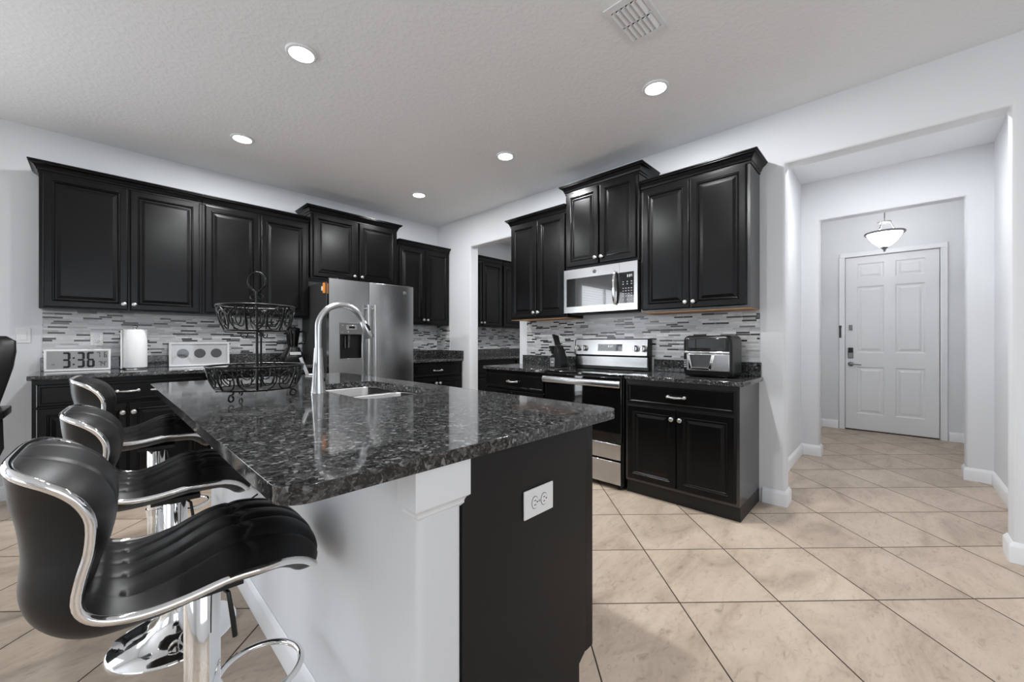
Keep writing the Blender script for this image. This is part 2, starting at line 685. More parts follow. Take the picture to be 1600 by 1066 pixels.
mb = MB().prism([(-3.3, -0.03), (-0.465, -0.03), (-0.465, 2.463), (0.56, 2.463), (0.56, -0.03), (3.16, -0.03), (3.16, 2.44), (4.04, 2.44), (4.04, -0.03), (4.85, -0.03), (4.85, H + 0.03), (-3.3, H + 0.03)], 'x', XB, 3.55)
struct(mb.build('wall_right', WALL, bevel=0.016, seg=4))
mb = MB().prism([(-4.4, -0.03), (-3.95, -0.03), (-3.95, 2.43), (-0.95, 2.43), (-0.95, -0.03), (5.45, -0.03), (5.45, H + 0.03), (-4.4, H + 0.03)], 'y', YA, YA + 0.12)
struct(mb.build('wall_back', WALL))


def wall_with_window(name, horiz, pos, thick, a0, a1, w0, w1, z0, z1):
    mb = MB()
    for (p, q, r, s) in ((a0, w0, -0.03, H + 0.03), (w1, a1, -0.03, H + 0.03), (w0, w1, -0.03, z0), (w0, w1, z1, H + 0.03)):
        if horiz == 'x':
            mb.box(p, q, pos, pos + thick, r, s)
        else:
            mb.box(pos, pos + thick, p, q, r, s)
    return struct(mb.build(name, WALL))


wall_with_window('wall_front', 'x', -3.32, 0.12, -4.4, XB + 0.14, -1.5, 1.7, 0.45, 2.45)
wall_with_window('wall_left', 'y', -4.32, 0.12, -3.3, 4.85, -0.9, 2.1, 0.45, 2.45)
struct(MB().box(3.54, 5.16, 0.702, 0.80, -0.03, H + 0.03).build('wall_hall_left', WALL))
struct(MB().box(3.54, 5.16, -0.70, -0.605, -0.03, H + 0.03).build('wall_hall_right', WALL))
mb = MB().prism([(-0.80, -0.03), (-0.45, -0.03), (-0.45, 2.435), (0.55, 2.435), (0.55, -0.03), (0.85, -0.03), (0.85, H + 0.03), (-0.80, H + 0.03)], 'x', 5.15, 5.28)
struct(mb.build('wall_hall_end', WALL, bevel=0.014, seg=3))
struct(MB().box(5.27, 7.1, 0.727, 0.83, -0.03, H + 0.03).build('wall_entry_left', WALL))
struct(MB().box(5.27, 7.1, -0.71, -0.61, -0.03, H + 0.03).build('wall_entry_right', WALL))
mb = MB().prism([(-0.72, -0.03), (-0.408, -0.03), (-0.408, 2.312), (0.471, 2.312), (0.471, -0.03), (0.83, -0.03), (0.83, H + 0.03), (-0.72, H + 0.03)], 'x', 7.0, 7.12)
struct(mb.build('wall_entry_front', WALL))
struct(MB().box(5.33, 5.45, 0.80, YA, -0.03, H + 0.03).build('wall_pantry_end', WALL))

BASEPROF = [(0, -0.01), (0.016, -0.01), (0.016, 0.084), (0.013, 0.092), (0.007, 0.10), (0.004, 0.108), (0, 0.110)]
mb = sweep2d(MB(), [(3.41, 0.700), (3.41, 0.56), (3.55, 0.56), (3.55, 0.702), (5.15, 0.702), (5.15, 0.55), (5.28, 0.55), (5.28, 0.727), (7.0, 0.727), (7.0, 0.540)], BASEPROF)
struct(mb.build('baseboard_hall_left', TRIM, bevel=0.002))
mb = sweep2d(MB(), [(7.0, -0.478), (7.0, -0.61), (5.28, -0.61), (5.28, -0.45), (5.15, -0.45), (5.15, -0.605), (3.55, -0.605), (3.55, -0.465), (3.41, -0.465), (3.41, -3.2)], BASEPROF)
struct(mb.build('baseboard_hall_right', TRIM, bevel=0.002))
mb = sweep2d(MB(), [(-0.93, YA), (-0.33, YA)], BASEPROF)
struct(mb.build('baseboard_back', TRIM, bevel=0.002))


def window(n, loc, rz, wd, ht, mull, slats):
    r = bpy.data.objects.new('window_%d' % n, None)
    COL.objects.link(r)
    r.location = loc
    r.rotation_euler = (0, 0, rz)
    struct(r)
    mb = MB()
    f = 0.05
    mb.box(0, wd, 0.02, 0.07, 0, f).box(0, wd, 0.02, 0.07, ht - f, ht).box(0, f, 0.02, 0.07, f, ht - f).box(wd - f, wd, 0.02, 0.07, f, ht - f)
    for k in range(1, mull):
        x = wd * k / mull
        mb.box(x - f / 2, x + f / 2, 0.02, 0.07, f, ht - f)
    mb.build('window_frame', TRIM, r, bevel=0.003)
    MB().box(f, wd - f, 0.042, 0.047, f, ht - f).build('window_pane', PANE, r)
    if slats:
        mb = MB()
        z = 0.08
        while z < ht - 0.08:
            mb.box(0.02, wd - 0.02, -0.018, 0.006, z, z + 0.002)
            z += 0.055
        o = mb.build('blind_slats', TRIM, r)
    return r


window(1, (-3.95, YA, 0), 0, 3.0, 2.43, 3, True)
window(2, (1.7, -3.2, 0.45), PI, 3.2, 2.0, 3, False)
window(3, (-4.2, -0.9, 0.45), PI / 2, 3.0, 2.0, 3, False)

# ---- front door
D0 = (7.012, 0.4665, 0.016)
DW, DH = 0.868, 2.290


def paneled_slab(wd, ht, t, xc, zc, prof):
    """slab with recessed panels; xc, zc list of (a, b) panel spans"""
    mb = MB()
    xs = sorted({0, wd} | {v for p in xc for v in p})
    zs = sorted({0, ht} | {v for p in zc for v in p})
    for i in range(len(xs) - 1):
        for k in range(len(zs) - 1):
            a, b, c, d = xs[i], xs[i + 1], zs[k], zs[k + 1]
            if (a, b) in xc and (c, d) in zc:
                mb.loft([[(a + q, y, c + q), (b - q, y, c + q), (b - q, y, d - q), (a + q, y, d - q)] for q, y in prof], True, False, True)
            else:
                mb.face([(a, 0, c), (b, 0, c), (b, 0, d), (a, 0, d)])
    mb.face([(0, t, 0), (0, t, ht), (wd, t, ht), (wd, t, 0)])
    for p, q in (((0, 0), (wd, 0)), ((wd, 0), (wd, ht)), ((wd, ht), (0, ht)), ((0, ht), (0, 0))):
        mb.face([(p[0], 0, p[1]), (p[0], t, p[1]), (q[0], t, q[1]), (q[0], 0, q[1])])
    bmesh.ops.remove_doubles(mb.bm, verts=mb.bm.verts[:], dist=1e-5)
    return mb


mb = paneled_slab(DW, DH, 0.044, [(0.118, 0.382), (0.486, 0.750)], [(0.21, 0.83), (1.02, 1.895), (2.00, 2.20)],
                  [(0, 0), (0.012, 0.010), (0.030, 0.010), (0.052, 0.002)])
door = mb.build('door_1', DOORP)
door.location = D0
door.rotation_euler = (0, 0, -PI / 2)
struct(door)
mb = MB().lathe([(0.030, 0.0), (0.030, -0.008), (0.024, -0.014), (0.012, -0.018), (0.012, -0.05)], (0.055, 0, 0.865), 20, 'y')
mb.tube([(0.055, -0.045, 0.865), (0.085, -0.048, 0.864), (0.13, -0.046, 0.862), (0.165, -0.043, 0.860)], [0.010, 0.009, 0.008, 0.006], 10)
mb.build('lever_handle', PEWTER, door, smooth=True)
lk = MB().box(0.028, 0.082, -0.024, 0, 0.945, 1.085).build('smart_lock', PEWTER, door, bevel=0.006)
MB().box(0.030, 0.080, -0.0275, -0.0243, 1.018, 1.083).build('lock_keypad', GLASSB, lk, bevel=0.001)
MB().box(0.036, 0.072, -0.016, 0, 1.322, 1.390).box(0.040, 0.068, -0.02, -0.016, 1.335, 1.378).build('security_latch', PEWTER, door, bevel=0.004)
MB().lathe([(0.010, 0), (0.010, -0.005), (0.006, -0.006)], (0.434, 0, 1.345), 14, 'y').build('peephole', CHROME, door, smooth=True)
MB().box(0, DW, -0.004, 0.05, -0.016, -0.002).build('threshold', GROUTLINE, door)
mb = MB()
for y0, y1, z0, z1 in ((0.4705, 0.530, 0, 2.312), (-0.467, -0.4075, 0, 2.312), (-0.467, 0.530, 2.312, 2.372)):
    mb.box(6.982, 7.0, y0, y1, z0, z1)
    mb.box(6.976, 6.982, y0 + 0.012 if y0 > 0 else y0, y1 if y0 > 0 else y1 - 0.012, z0, z1)
struct(mb.build('trim_1', TRIM, bevel=0.004))
mb = MB().box(7.0565, 7.12, 0.450, 0.475, 0, 2.316).box(7.0565, 7.12, -0.412, -0.385, 0, 2.316).box(7.0565, 7.12, -0.385, 0.450, 2.292, 2.316).box(7.0565, 7.12, -0.385, 0.450, -0.02, 0.022)
struct(mb.build('trim_leak_stop', TRIM))  # unseen stop added behind the door to block sky light leaking round it
o = MB().box(6.962, 6.976, 0.508, 0.530, 1.235, 1.395).box(6.956, 6.976, 0.504, 0.532, 1.365, 1.398).build('door_contact_sensor', DARKGREY, bevel=0.003)
tag(o, 'slim dark grey contact sensor on the casing beside the front door', 'sensor')


# ------------------------------------------------------------------ cabinets
DOORPROF = [(0, 0), (0, 0.014), (0.003, 0.019), (0.008, 0.020), (0.044, 0.020), (0.048, 0.0155), (0.054, 0.0175), (0.060, 0.009), (0.067, 0.009), (0.088, 0.0145)]
DRAWPROF = [(0, 0), (0, 0.014), (0.003, 0.019), (0.008, 0.020), (0.018, 0.020), (0.023, 0.0145), (0.028, 0.0145)]


def cab_panel(name, parent, x0, x1, z0, z1, y, prof, m=None):
    mb = MB()
    mb.loft([[(x0 + q, y - d, z0 + q), (x1 - q, y - d, z0 + q), (x1 - q, y - d, z1 - q), (x0 + q, y - d, z1 - q)] for q, d in prof])
    return mb.build(name, m or BLACKCAB, parent)


def knob(parent, x, y, z):
    prof = [(0.0085, 0), (0.0085, -0.003), (0.0055, -0.006), (0.0055, -0.013), (0.010, -0.017), (0.0155, -0.021), (0.0165, -0.0245), (0.014, -0.028), (0.007, -0.030)]
    return MB().lathe(prof, (x, y, z), 18, 'y').build('knob', NICKEL, parent, smooth=True)


def pull(parent, xc, y, z, wd=0.115):
    mb = MB()
    h = wd / 2
    for s in (-1, 1):
        mb.lathe([(0.011, 0), (0.011, -0.004), (0.0065, -0.007), (0.0055, -0.018), (0.008, -0.022), (0.008, -0.027), (0.004, -0.030)], (xc + s * h, y, z), 14, 'y')
    pts = []
    rad = []
    for k in range(13):
        u = -1 + 2 * k / 12
        pts.append((xc + u * h, y - 0.023 - 0.008 * (1 - u * u), z - 0.003 * (1 - u * u)))
        rad.append(0.0045 + 0.0035 * (1 - abs(u)) + (0.0016 if k in (3, 9) else 0))
    mb.tube(pts, rad, 10)
    return mb.build('pull_handle', NICKEL, parent, smooth=True)


CROWN = [(-0.004, -0.012), (0.006, -0.012), (0.006, 0.004), (0.012, 0.008), (0.016, 0.022), (0.024, 0.036), (0.036, 0.046), (0.044, 0.050), (0.044, 0.056), (0.052, 0.060), (0.052, 0.070), (-0.004, 0.070)]


def crown(parent, wd, dep, z, left, right, m=None):
    mb = MB()
    rings = []
    for o, dz in CROWN:
        l = o if left else -0.001
        r = o if right else -0.001
        rings.append([(-l, -0.003, z + dz), (-l, -dep - o, z + dz), (wd + r, -dep - o, z + dz), (wd + r, -0.003, z + dz)])
    mb.loft(rings, True)
    return mb.build('crown_moulding', m or BLACKCAB, parent, bevel=0.0015)


def upper_cabinet(label, loc, rz, wd, ht, dep, cr=(False, False), gap=0.006, side=0.02, under=None, knobz=0.045, group=None, sidemat=None, zlo=0.018):
    t = thing('upper_cabinet', label, 'cabinet', loc, rz, group)
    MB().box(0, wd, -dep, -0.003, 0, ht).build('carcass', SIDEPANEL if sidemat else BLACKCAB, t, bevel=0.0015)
    mid = wd / 2
    for s in (0, 1):
        x0, x1 = (side, mid - gap) if s == 0 else (mid + gap, wd - side)
        d = cab_panel('door', t, x0, x1, zlo, ht - 0.012, -dep - 0.001, DOORPROF)
        knob(d, x1 - 0.024 if s == 0 else x0 + 0.024, -dep - 0.021, zlo + knobz)
    if cr is not None:
        crown(t, wd, dep, ht, *cr)
    if under:
        MB().box(0.002, wd - 0.002, -dep + 0.004, -0.006, -0.006, -0.0005).build('underside_panel', WOODRAW, t)['label'] = 'raw orange maple underside'
    return t


Rm = -PI / 2
UD = 0.285
# refrigerator wall (YA)
UG = 'black upper cabinets on the refrigerator wall'
upper_cabinet('black two-door upper cabinet above the digital clock and paper towels', (-0.305, YA, 1.43), 0, 0.950, 1.005, UD, (True, False), zlo=0.012, group=UG)
upper_cabinet('black two-door upper cabinet behind the wire fruit basket, beside the refrigerator cabinet', (0.646, YA, 1.43), 0, 0.905, 1.005, UD, (False, False), group=UG)
upper_cabinet('short black two-door cabinet raised directly above the steel refrigerator', (1.558, YA, 1.865), 0, 1.020, 0.700, 0.315, (True, True), gap=0.020, side=0.024, group=UG)
upper_cabinet('narrow black two-door upper cabinet between refrigerator cabinet and wall corner', (2.600, YA, 1.405), 0, 0.806, 1.000, UD, (False, False), group=UG)
upper_cabinet('black two-door upper cabinet inside the pantry, first beyond the doorway jamb', (3.585, YA, 1.405), 0, 0.865, 1.000, UD, (False, False), group='black pantry upper cabinets')
upper_cabinet('black two-door upper cabinet inside the pantry, half hidden behind the range-wall cabinet', (4.455, YA, 1.405), 0, 0.865, 1.000, UD, (False, False), group='black pantry upper cabinets')
# range wall (XB)
RG = 'black upper cabinets on the range wall'
upper_cabinet('narrow black two-door upper cabinet above the knife block, beside the pantry doorway', (XB, 3.030, 1.42), Rm, 0.760, 1.020, 0.27, (True, False), under=True, group=RG)
upper_cabinet('short black two-door upper cabinet raised above the microwave', (XB, 2.268, 1.862), Rm, 0.745, 0.735, 0.30, (True, True), gap=0.008, zlo=0.028, knobz=0.05, group=RG)
upper_cabinet('tall black two-door upper cabinet above the air fryer, at the hall end', (XB, 1.521, 1.425), Rm, 0.805, 1.015, 0.27, (False, True), under=True, side=0.022, group=RG, sidemat=True)


def base_cabinet(label, loc, rz, wd, top, dep, doors=2, drawer=True, group=None, sidemat=False, gap=0.004):
    t = thing('base_cabinet', label, 'cabinet', loc, rz, group)
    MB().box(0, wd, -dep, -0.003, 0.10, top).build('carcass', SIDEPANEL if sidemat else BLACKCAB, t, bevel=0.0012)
    MB().box(0.0, wd, -dep + 0.02, -0.003, 0, 0.0995).build('toe_kick', TOE, t)
    y = -dep - 0.001
    zt = top - 0.032
    if drawer:
        d = cab_panel('drawer_front', t, 0.022, wd - 0.022, zt - 0.150, zt, y, DRAWPROF)
        pull(d, wd / 2, y - 0.020, zt - 0.075)
        zt -= 0.166
    mid = wd / 2
    for s in range(2):
        x0, x1 = (0.022, mid - gap) if s == 0 else (mid + gap, wd - 0.022)
        d = cab_panel('door', t, x0, x1, 0.122, zt, y, DOORPROF)
        knob(d, x1 - 0.026 if s == 0 else x0 + 0.026, y - 0.020, zt - 0.07)
    return t


ZA = 0.955
ZB = 0.925
BG = 'black base cabinets along the kitchen walls'
base_cabinet('black base cabinet under the digital clock, behind the bar stools', (-0.315, YA, 0), 0, 0.935, ZA - 0.032, 0.60, group=BG)
base_cabinet('black base cabinet behind the island, next to the refrigerator side', (0.622, YA, 0), 0, 0.905, ZA - 0.032, 0.60, group=BG)
base_cabinet('black base cabinet in the wall corner between refrigerator and pantry doorway', (2.580, YA, 0), 0, 0.826, ZA - 0.032, 0.575, group=BG)
base_cabinet('black base cabinet inside the pantry, first beyond the doorway jamb', (3.585, YA, 0), 0, 0.865, ZA - 0.032, 0.575, group='black pantry base cabinets')
base_cabinet('black base cabinet inside the pantry, behind the range-wall counter', (4.455, YA, 0), 0, 0.865, ZA - 0.032, 0.575, group='black pantry base cabinets')
base_cabinet('black base cabinet under the knife block, between pantry doorway and range', (XB, 3.165, 0), Rm, 0.835, ZB - 0.032, 0.52, group=BG)
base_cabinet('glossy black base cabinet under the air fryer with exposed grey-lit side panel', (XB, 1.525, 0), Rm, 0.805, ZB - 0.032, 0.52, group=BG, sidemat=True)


def counter(label, loc, rz, wd, top, dep, ups, over=(0.0, 0.0), group=None):
    """worktop slab with upstand pieces [(x0, x1, y0, y1)]"""
    t = thing('countertop', label, 'countertop', loc, rz, group)
    MB().prism(rrect(-over[0], wd + over[1], -dep, -0.003, 0.012, 3), 'z', top - 0.031, top).build('worktop', GRANITE, t, bevel=0.006, seg=3)
    for x0, x1, y0, y1 in ups:
        MB().box(x0, x1, y0, y1, top + 0.0005, top + 0.105).build('upstand', GRANITE, t, bevel=0.002)
    return t


CG = 'dark granite countertops along the kitchen walls'
counter('dark granite counter carrying the digital clock and blender', (-0.315, YA, 0), 0, 1.850, ZA, 0.645, [(0.0, 1.85, -0.022, -0.003)], (0.022, 0), CG)
counter('small dark granite counter in the corner beyond the refrigerator', (2.580, YA, 0), 0, 0.826, ZA, 0.612, [(0, 0.807, -0.022, -0.003), (0.807, 0.826, -0.612, -0.003)], (0, 0), CG)
counter('dark granite counter inside the pantry', (3.555, YA, 0), 0, 1.77, ZA, 0.612, [(0, 1.77, -0.022, -0.003)], (0, 0), CG)
counter('dark granite counter between pantry doorway and range, under the knife block', (XB, 3.175, 0), Rm, 0.850, ZB, 0.56, [(0.09, 0.85, -0.022, -0.003)], (0.0, 0), CG)
counter('dark granite counter carrying the air fryer', (XB, 1.522, 0), Rm, 0.805, ZB, 0.56, [(0.0, 0.818, -0.022, -0.003)], (0.0, 0.027), CG)


def backsplash(label, loc, rz, x0, x1, z0, z1, group):
    o = MB().box(x0, x1, -0.0085, -0.0005, z0, z1).build('tile_backsplash', MOSAIC)
    o.location = loc
    o.rotation_euler = (0, 0, rz)
    return tag(o, label, 'backsplash', group)


SG = 'grey and black strip mosaic backsplashes'
backsplash('strip mosaic backsplash behind the digital clock, paper towels and blender', (0, YA, 0), 0, -0.305, 1.535, 1.062, 1.428, SG)
backsplash('strip mosaic backsplash right of the refrigerator in the corner', (0, YA, 0), 0, 2.53, XB - 0.0095, 1.062, 1.403, SG)
backsplash('narrow strip mosaic return on the doorway wall in the corner', (XB, 4.785, 0), Rm, 0.0, 0.30, 1.062, 1.403, SG)
backsplash('strip mosaic backsplash inside the pantry', (0, YA, 0), 0, 3.555, 5.32, 1.062, 1.403, SG)
o = MB().prism([(0, 1.0315), (0.7055, 1.0315), (0.7055, 0.90), (1.507, 0.90), (1.507, 1.0315), (2.315, 1.0315), (2.315, 1.4135), (0, 1.4135)], 'y', -0.0085, -0.0005).build('tile_backsplash', MOSAIC)
o.location = (XB, 3.03, 0)
o.rotation_euler = (0, 0, Rm)
tag(o, 'long strip mosaic backsplash behind the range and air fryer', 'backsplash', SG)


def emblem(parent, x, y, z, r):
    """round maker's badge: a ring with a loose script curl inside"""
    mb = MB().lathe([(r, 0), (r, -0.002), (r * 0.93, -0.003), (0.001, -0.003)], (x, y, z), 28, 'y')
    e = mb.build('badge', DARKGREY, parent, smooth=True)
    mb = MB()
    ring = [(x + r * 0.84 * math.cos(2 * PI * k / 28), y - 0.0035, z + r * 0.84 * math.sin(2 * PI * k / 28)) for k in range(28)]
    mb.tube(ring, r * 0.05, 6, True)
    for s, ox in ((1, -0.26), (-1, 0.22)):
        pts = []
        for k in range(26):
            a = 0.4 + 5.4 * k / 25
            q = r * (0.32 - 0.10 * k / 25)
            pts.append((x + ox * r + q * math.cos(a) * 0.85, y - 0.0035, z + s * 0.04 * r + q * 1.25 * math.sin(a)))
        mb.tube(pts, r * 0.05, 6)
    mb.build('badge_script', NICKEL, e, smooth=True)
    return e


# ------------------------------------------------------------------ refrigerator
t = thing('refrigerator', 'tall stainless side-by-side refrigerator with water dispenser in its freezer door', 'refrigerator', (1.567, 4.0, 0))
MB().box(0.0, 0.952, 0.066, 0.745, 0.03, 1.785).build('body', DARKGREY, t, bevel=0.004)
MB().box(0.01, 0.942, 0.07, 0.70, 0.0, 0.0295).build('base_grille', TOE, t)
mb = paneled_slab(0.413, 1.72, 0.060, [(0.108, 0.334)], [(0.922, 1.168)], [(0, 0), (0.002, 0.050)])
d = mb.build('freezer_door', STEEL, t, bevel=0.004)
d.location = (0.0, 0, 0.09)
mb = MB()
mb.box(0.1105, 0.3315, 0.046, 0.049, 0.9245, 1.1655).box(0.1105, 0.1125, 0.003, 0.046, 0.9245, 1.1655).box(0.3295, 0.3315, 0.003, 0.046, 0.9245, 1.1655).box(0.1125, 0.3295, 0.003, 0.046, 1.1635, 1.1655)
mb.build('dispenser_recess', PLASTIC_B, d)
MB().box(0.102, 0.340, -0.006, -0.0005, 1.168, 1.285).build('dispenser_panel', GREYWIN, d, bevel=0.006)
MB().box(0.168, 0.280, -0.009, -0.0065, 1.215, 1.262).build('dispenser_display_frame', STEEL, d, bevel=0.002)
MB().box(0.195, 0.255, -0.011, -0.0095, 1.228, 1.250).build('dispenser_display', GLASSB, d)
for x0, x1, z0, z1 in ((0.128, 0.136, 1.255, 1.263), (0.185, 0.193, 1.185, 1.200), (0.128, 0.134, 1.185, 1.19)):
    MB().box(x0, x1, -0.0075, -0.0065, z0, z1).build('dispenser_button', KEYMARK, d)
mb = MB().lathe([(0.016, 0), (0.014, -0.05), (0.02, -0.055)], (0.21, 0.030, 1.163), 14)
mb.tube([(0.21, 0.030, 1.11), (0.208, 0.028, 1.07), (0.205, 0.022, 1.03)], 0.012, 10)
mb.tube([(0.175, 0.034, 1.15), (0.172, 0.030, 1.08), (0.170, 0.020, 1.03)], 0.007, 8)
mb.build('dispenser_paddle', DARKGREY, d, smooth=True)
MB().prism([(0.002, 0.906), (-0.010, 0.912), (-0.010, 0.921), (0.002, 0.9215)], 'x', 0.104, 0.338).build('dispenser_sill', STEEL, d)
d2 = MB().prism(rrect(0.419, 0.952, 0.0, 0.060, 0.006, 3), 'z', 0.09, 1.81).build('refrigerator_door', STEEL, t, bevel=0.003)
emblem(d2, 0.835, -0.0005, 1.733, 0.022)
for nm, x, dd in (('door_handle', 0.384, d), ('door_handle', 0.456, d2)):
    z0 = -0.09 if dd is d else 0
    pts = []
    for k in range(17):
        u = k / 16
        pts.append((x, -0.052 - 0.010 * math.sin(PI * u), 0.62 + u * 0.95 + z0))
    mb = MB().tube(pts, 0.013, 12)
    for zz in (0.66, 1.53):
        mb.tube([(x, 0.0, zz + z0), (x, -0.052, zz + z0)], 0.011, 10)
    mb.build(nm, NICKEL, dd, smooth=True)
for x in (0.02, 0.85):
    MB().box(x, x + 0.08, 0.015, 0.09, 1.8105, 1.822).build('hinge_cover', PLASTIC_B, t, bevel=0.004)
t = thing('magnet_clip', 'small orange magnetic clip on the dark side of the refrigerator', 'magnet', (1.5655, 4.09, 1.665))
MB().box(-0.022, 0, -0.012, 0.012, 0.0, 0.105).build('clip_body', ORANGE, t, bevel=0.004)
MB().box(-0.017, 0, 0.0125, 0.060, 0.030, 0.075).build('clip_tab', PLASTIC_W, t, bevel=0.004)

# ------------------------------------------------------------------ microwave
t = thing('microwave', 'stainless over-the-range microwave with black glass window and keypad', 'microwave', (XB, 2.2695, 1.453), Rm)
FY = -0.330
MB().box(0.004, 0.744, -0.303, -0.012, 0.004, 0.400).build('body', PLASTIC_B, t, bevel=0.004)
MB().prism([(-0.30, 0.0035), (-0.26, -0.012), (-0.12, -0.012), (-0.10, 0.0035)], 'x', 0.03, 0.72).build('vent_hood_bottom', TOE, t)
mb = MB()
mb.box(0.0, 0.582, -0.3035, FY, 0.320, 0.405).box(0.0, 0.582, -0.3035, FY, 0.0, 0.057).box(0.0, 0.030, -0.3035, FY, 0.057, 0.320)
dr = mb.build('door', STEEL, t)
MB().box(0.030, 0.582, -0.3035, FY + 0.003, 0.057, 0.320).build('window', GLASSM, dr)
emblem(dr, 0.335, FY - 0.0005, 0.363, 0.017)
pts = []
for k in range(15):
    u = k / 14
    pts.append((0.548, FY - 0.012 - 0.030 * math.sin(PI * u) ** 0.6, 0.050 + u * 0.285))
mb = MB().tube(pts, [0.010 + 0.004 * math.sin(PI * k / 14) for k in range(15)], 12)
mb.build('door_handle', CHROME, dr, smooth=True)
mb = MB().box(0.584, 0.747, -0.3035, FY, 0.320, 0.405).box(0.584, 0.747, -0.3035, FY, 0.0, 0.057).box(0.716, 0.747, -0.3035, FY, 0.057, 0.320)
cp = mb.build('control_frame', STEEL, t)
MB().box(0.584, 0.716, -0.3035, FY + 0.002, 0.057, 0.320).build('control_panel', GLASSB, cp)
mb = MB()
for k, ch in enumerate('337'):
    seg_digit(mb, ch, 0.652 + 0.015 * k + (0.004 if k else 0), 0.277, 0.011, 0.020, 0.0028, FY + 0.0005, FY + 0.002)
mb.build('clock_display', LCDGLOW, cp)
for z, xs in ((0.236, 3), (0.216, 3), (0.180, 4), (0.158, 4), (0.136, 4), (0.114, 4), (0.082, 3)):
    for i in range(xs):
        x = 0.612 + i * (0.076 / (xs - 1))
        MB().box(x, x + 0.011, FY + 0.0005, FY + 0.002, z, z + 0.0055).build('key', KEYMARK, cp)

# ------------------------------------------------------------------ range
t = thing('range', 'freestanding electric range with black glass oven door and steel backguard', 'range', (XB, 2.312, 0), Rm)
W_ = 0.772
MB().box(0.0, W_, -0.53, -0.012, 0.035, 0.905).build('body', PLASTIC_B, t, bevel=0.003)
for x in (0.04, W_ - 0.04):
    for y in (-0.50, -0.05):
        MB().lathe([(0.018, 0), (0.018, 0.034)], (x, y, 0), 12).build('levelling_foot', RUBBER, t)
ct = MB().prism(rrect(-0.003, W_ + 0.003, -0.562, -0.08, 0.01, 3), 'z', 0.9055, 0.922).build('cooktop', GLASSB, t, bevel=0.004)
for cx, cy, r in ((0.20, -0.42, 0.10), (0.57, -0.42, 0.075), (0.20, -0.20, 0.075), (0.57, -0.20, 0.10)):
    MB().tube([(cx + r * math.cos(2 * PI * k / 40), cy + r * math.sin(2 * PI * k / 40), 0.9221) for k in range(40)], 0.0012, 5, True).build('burner_ring', DARKGREY, ct)
od = MB().box(0.004, W_ - 0.004, -0.562, -0.5305, 0.375, 0.895).build('oven_door', GLASSB, t, bevel=0.004)
MB().box(0.010, W_ - 0.010, -0.5645, -0.531, 0.242, 0.366).build('door_trim', STEEL, t, bevel=0.003)
mb = MB().prism([(-0.585, 0.815), (-0.597, 0.826), (-0.599, 0.845), (-0.597, 0.862), (-0.585, 0.872), (-0.578, 0.866), (-0.578, 0.822)], 'x', -0.012, W_ - 0.002)
mb.box(0.03, 0.06, -0.580, -0.5625, 0.832, 0.858).box(W_ - 0.06, W_ - 0.03, -0.580, -0.5625, 0.832, 0.858)
mb.build('oven_handle', STEEL, od, bevel=0.003)
MB().box(0.010, W_ - 0.010, -0.5645, -0.531, 0.045, 0.226).build('storage_drawer', STEEL, t, bevel=0.004)
bgd = MB().prism([(-0.055, 0.9225), (-0.078, 0.9225), (-0.078, 1.048), (-0.100, 1.056), (-0.082, 1.207), (-0.045, 1.212), (-0.012, 1.20), (-0.012, 0.906), (-0.055, 0.906)], 'x', 0.0, W_).build('backguard', PLASTIC_B, t, bevel=0.005)
MB().prism([(-0.0785, 0.955), (-0.0820, 0.955), (-0.0820, 1.042), (-0.0785, 1.042)], 'x', 0.015, W_ - 0.015).build('backguard_lower_panel', STEEL, bgd)


def tilt(y0, z0, dz):   # point on the sloped control face
    return (-0.1005 + 0.018 * dz / 0.151 + y0, 1.056 + dz)


def sloped(x0, x1, dz0, dz1, off, thick, m, name, par, bev=0.0):
    a = (tilt(-off, 0, dz0), tilt(-off, 0, dz1), tilt(-off - thick, 0, dz1), tilt(-off - thick, 0, dz0))
    return MB().prism([(p[0], p[1]) for p in a], 'x', x0, x1).build(name, m, par, bevel=bev)


cpn = sloped(0.014, W_ - 0.008, 0.004, 0.146, 0.0003, 0.003, STEEL, 'control_panel', bgd)
sloped(0.268, 0.530, 0.036, 0.108, 0.0035, 0.0022, NICKEL, 'display_bezel', cpn)
sloped(0.273, 0.525, 0.040, 0.104, 0.0058, 0.0010, GLASSB, 'display_window', cpn)
mb = MB()
for k, ch in enumerate('337'):
    seg_digit(mb, ch, 0.382 + 0.017 * k + (0.005 if k else 0), 1.131, 0.012, 0.018, 0.003, -0.0995, -0.0985)
mb.build('clock_display', LCDGLOW, cpn)
for x in (0.295, 0.325, 0.355, 0.445, 0.475, 0.50):
    MB().box(x, x + 0.008, -0.1040, -0.1025, 1.103, 1.107).build('touch_key', KEYMARK, cpn)
for x in (0.295, 0.32, 0.475, 0.50):
    MB().box(x, x + 0.008, -0.0990, -0.0978, 1.143, 1.147).build('touch_key', KEYMARK, cpn)
for x in (0.052, 0.126, 0.662, 0.736):
    prof = [(0.029, 0.012), (0.029, -0.006), (0.025, -0.009), (0.023, -0.026), (0.020, -0.029)]
    k = MB().lathe(prof, (x, -0.1035, 1.122), 22, 'y').box(x - 0.005, x + 0.005, -0.142, -0.132, 1.100, 1.144).build('burner_knob', NICKEL, cpn, smooth=True)


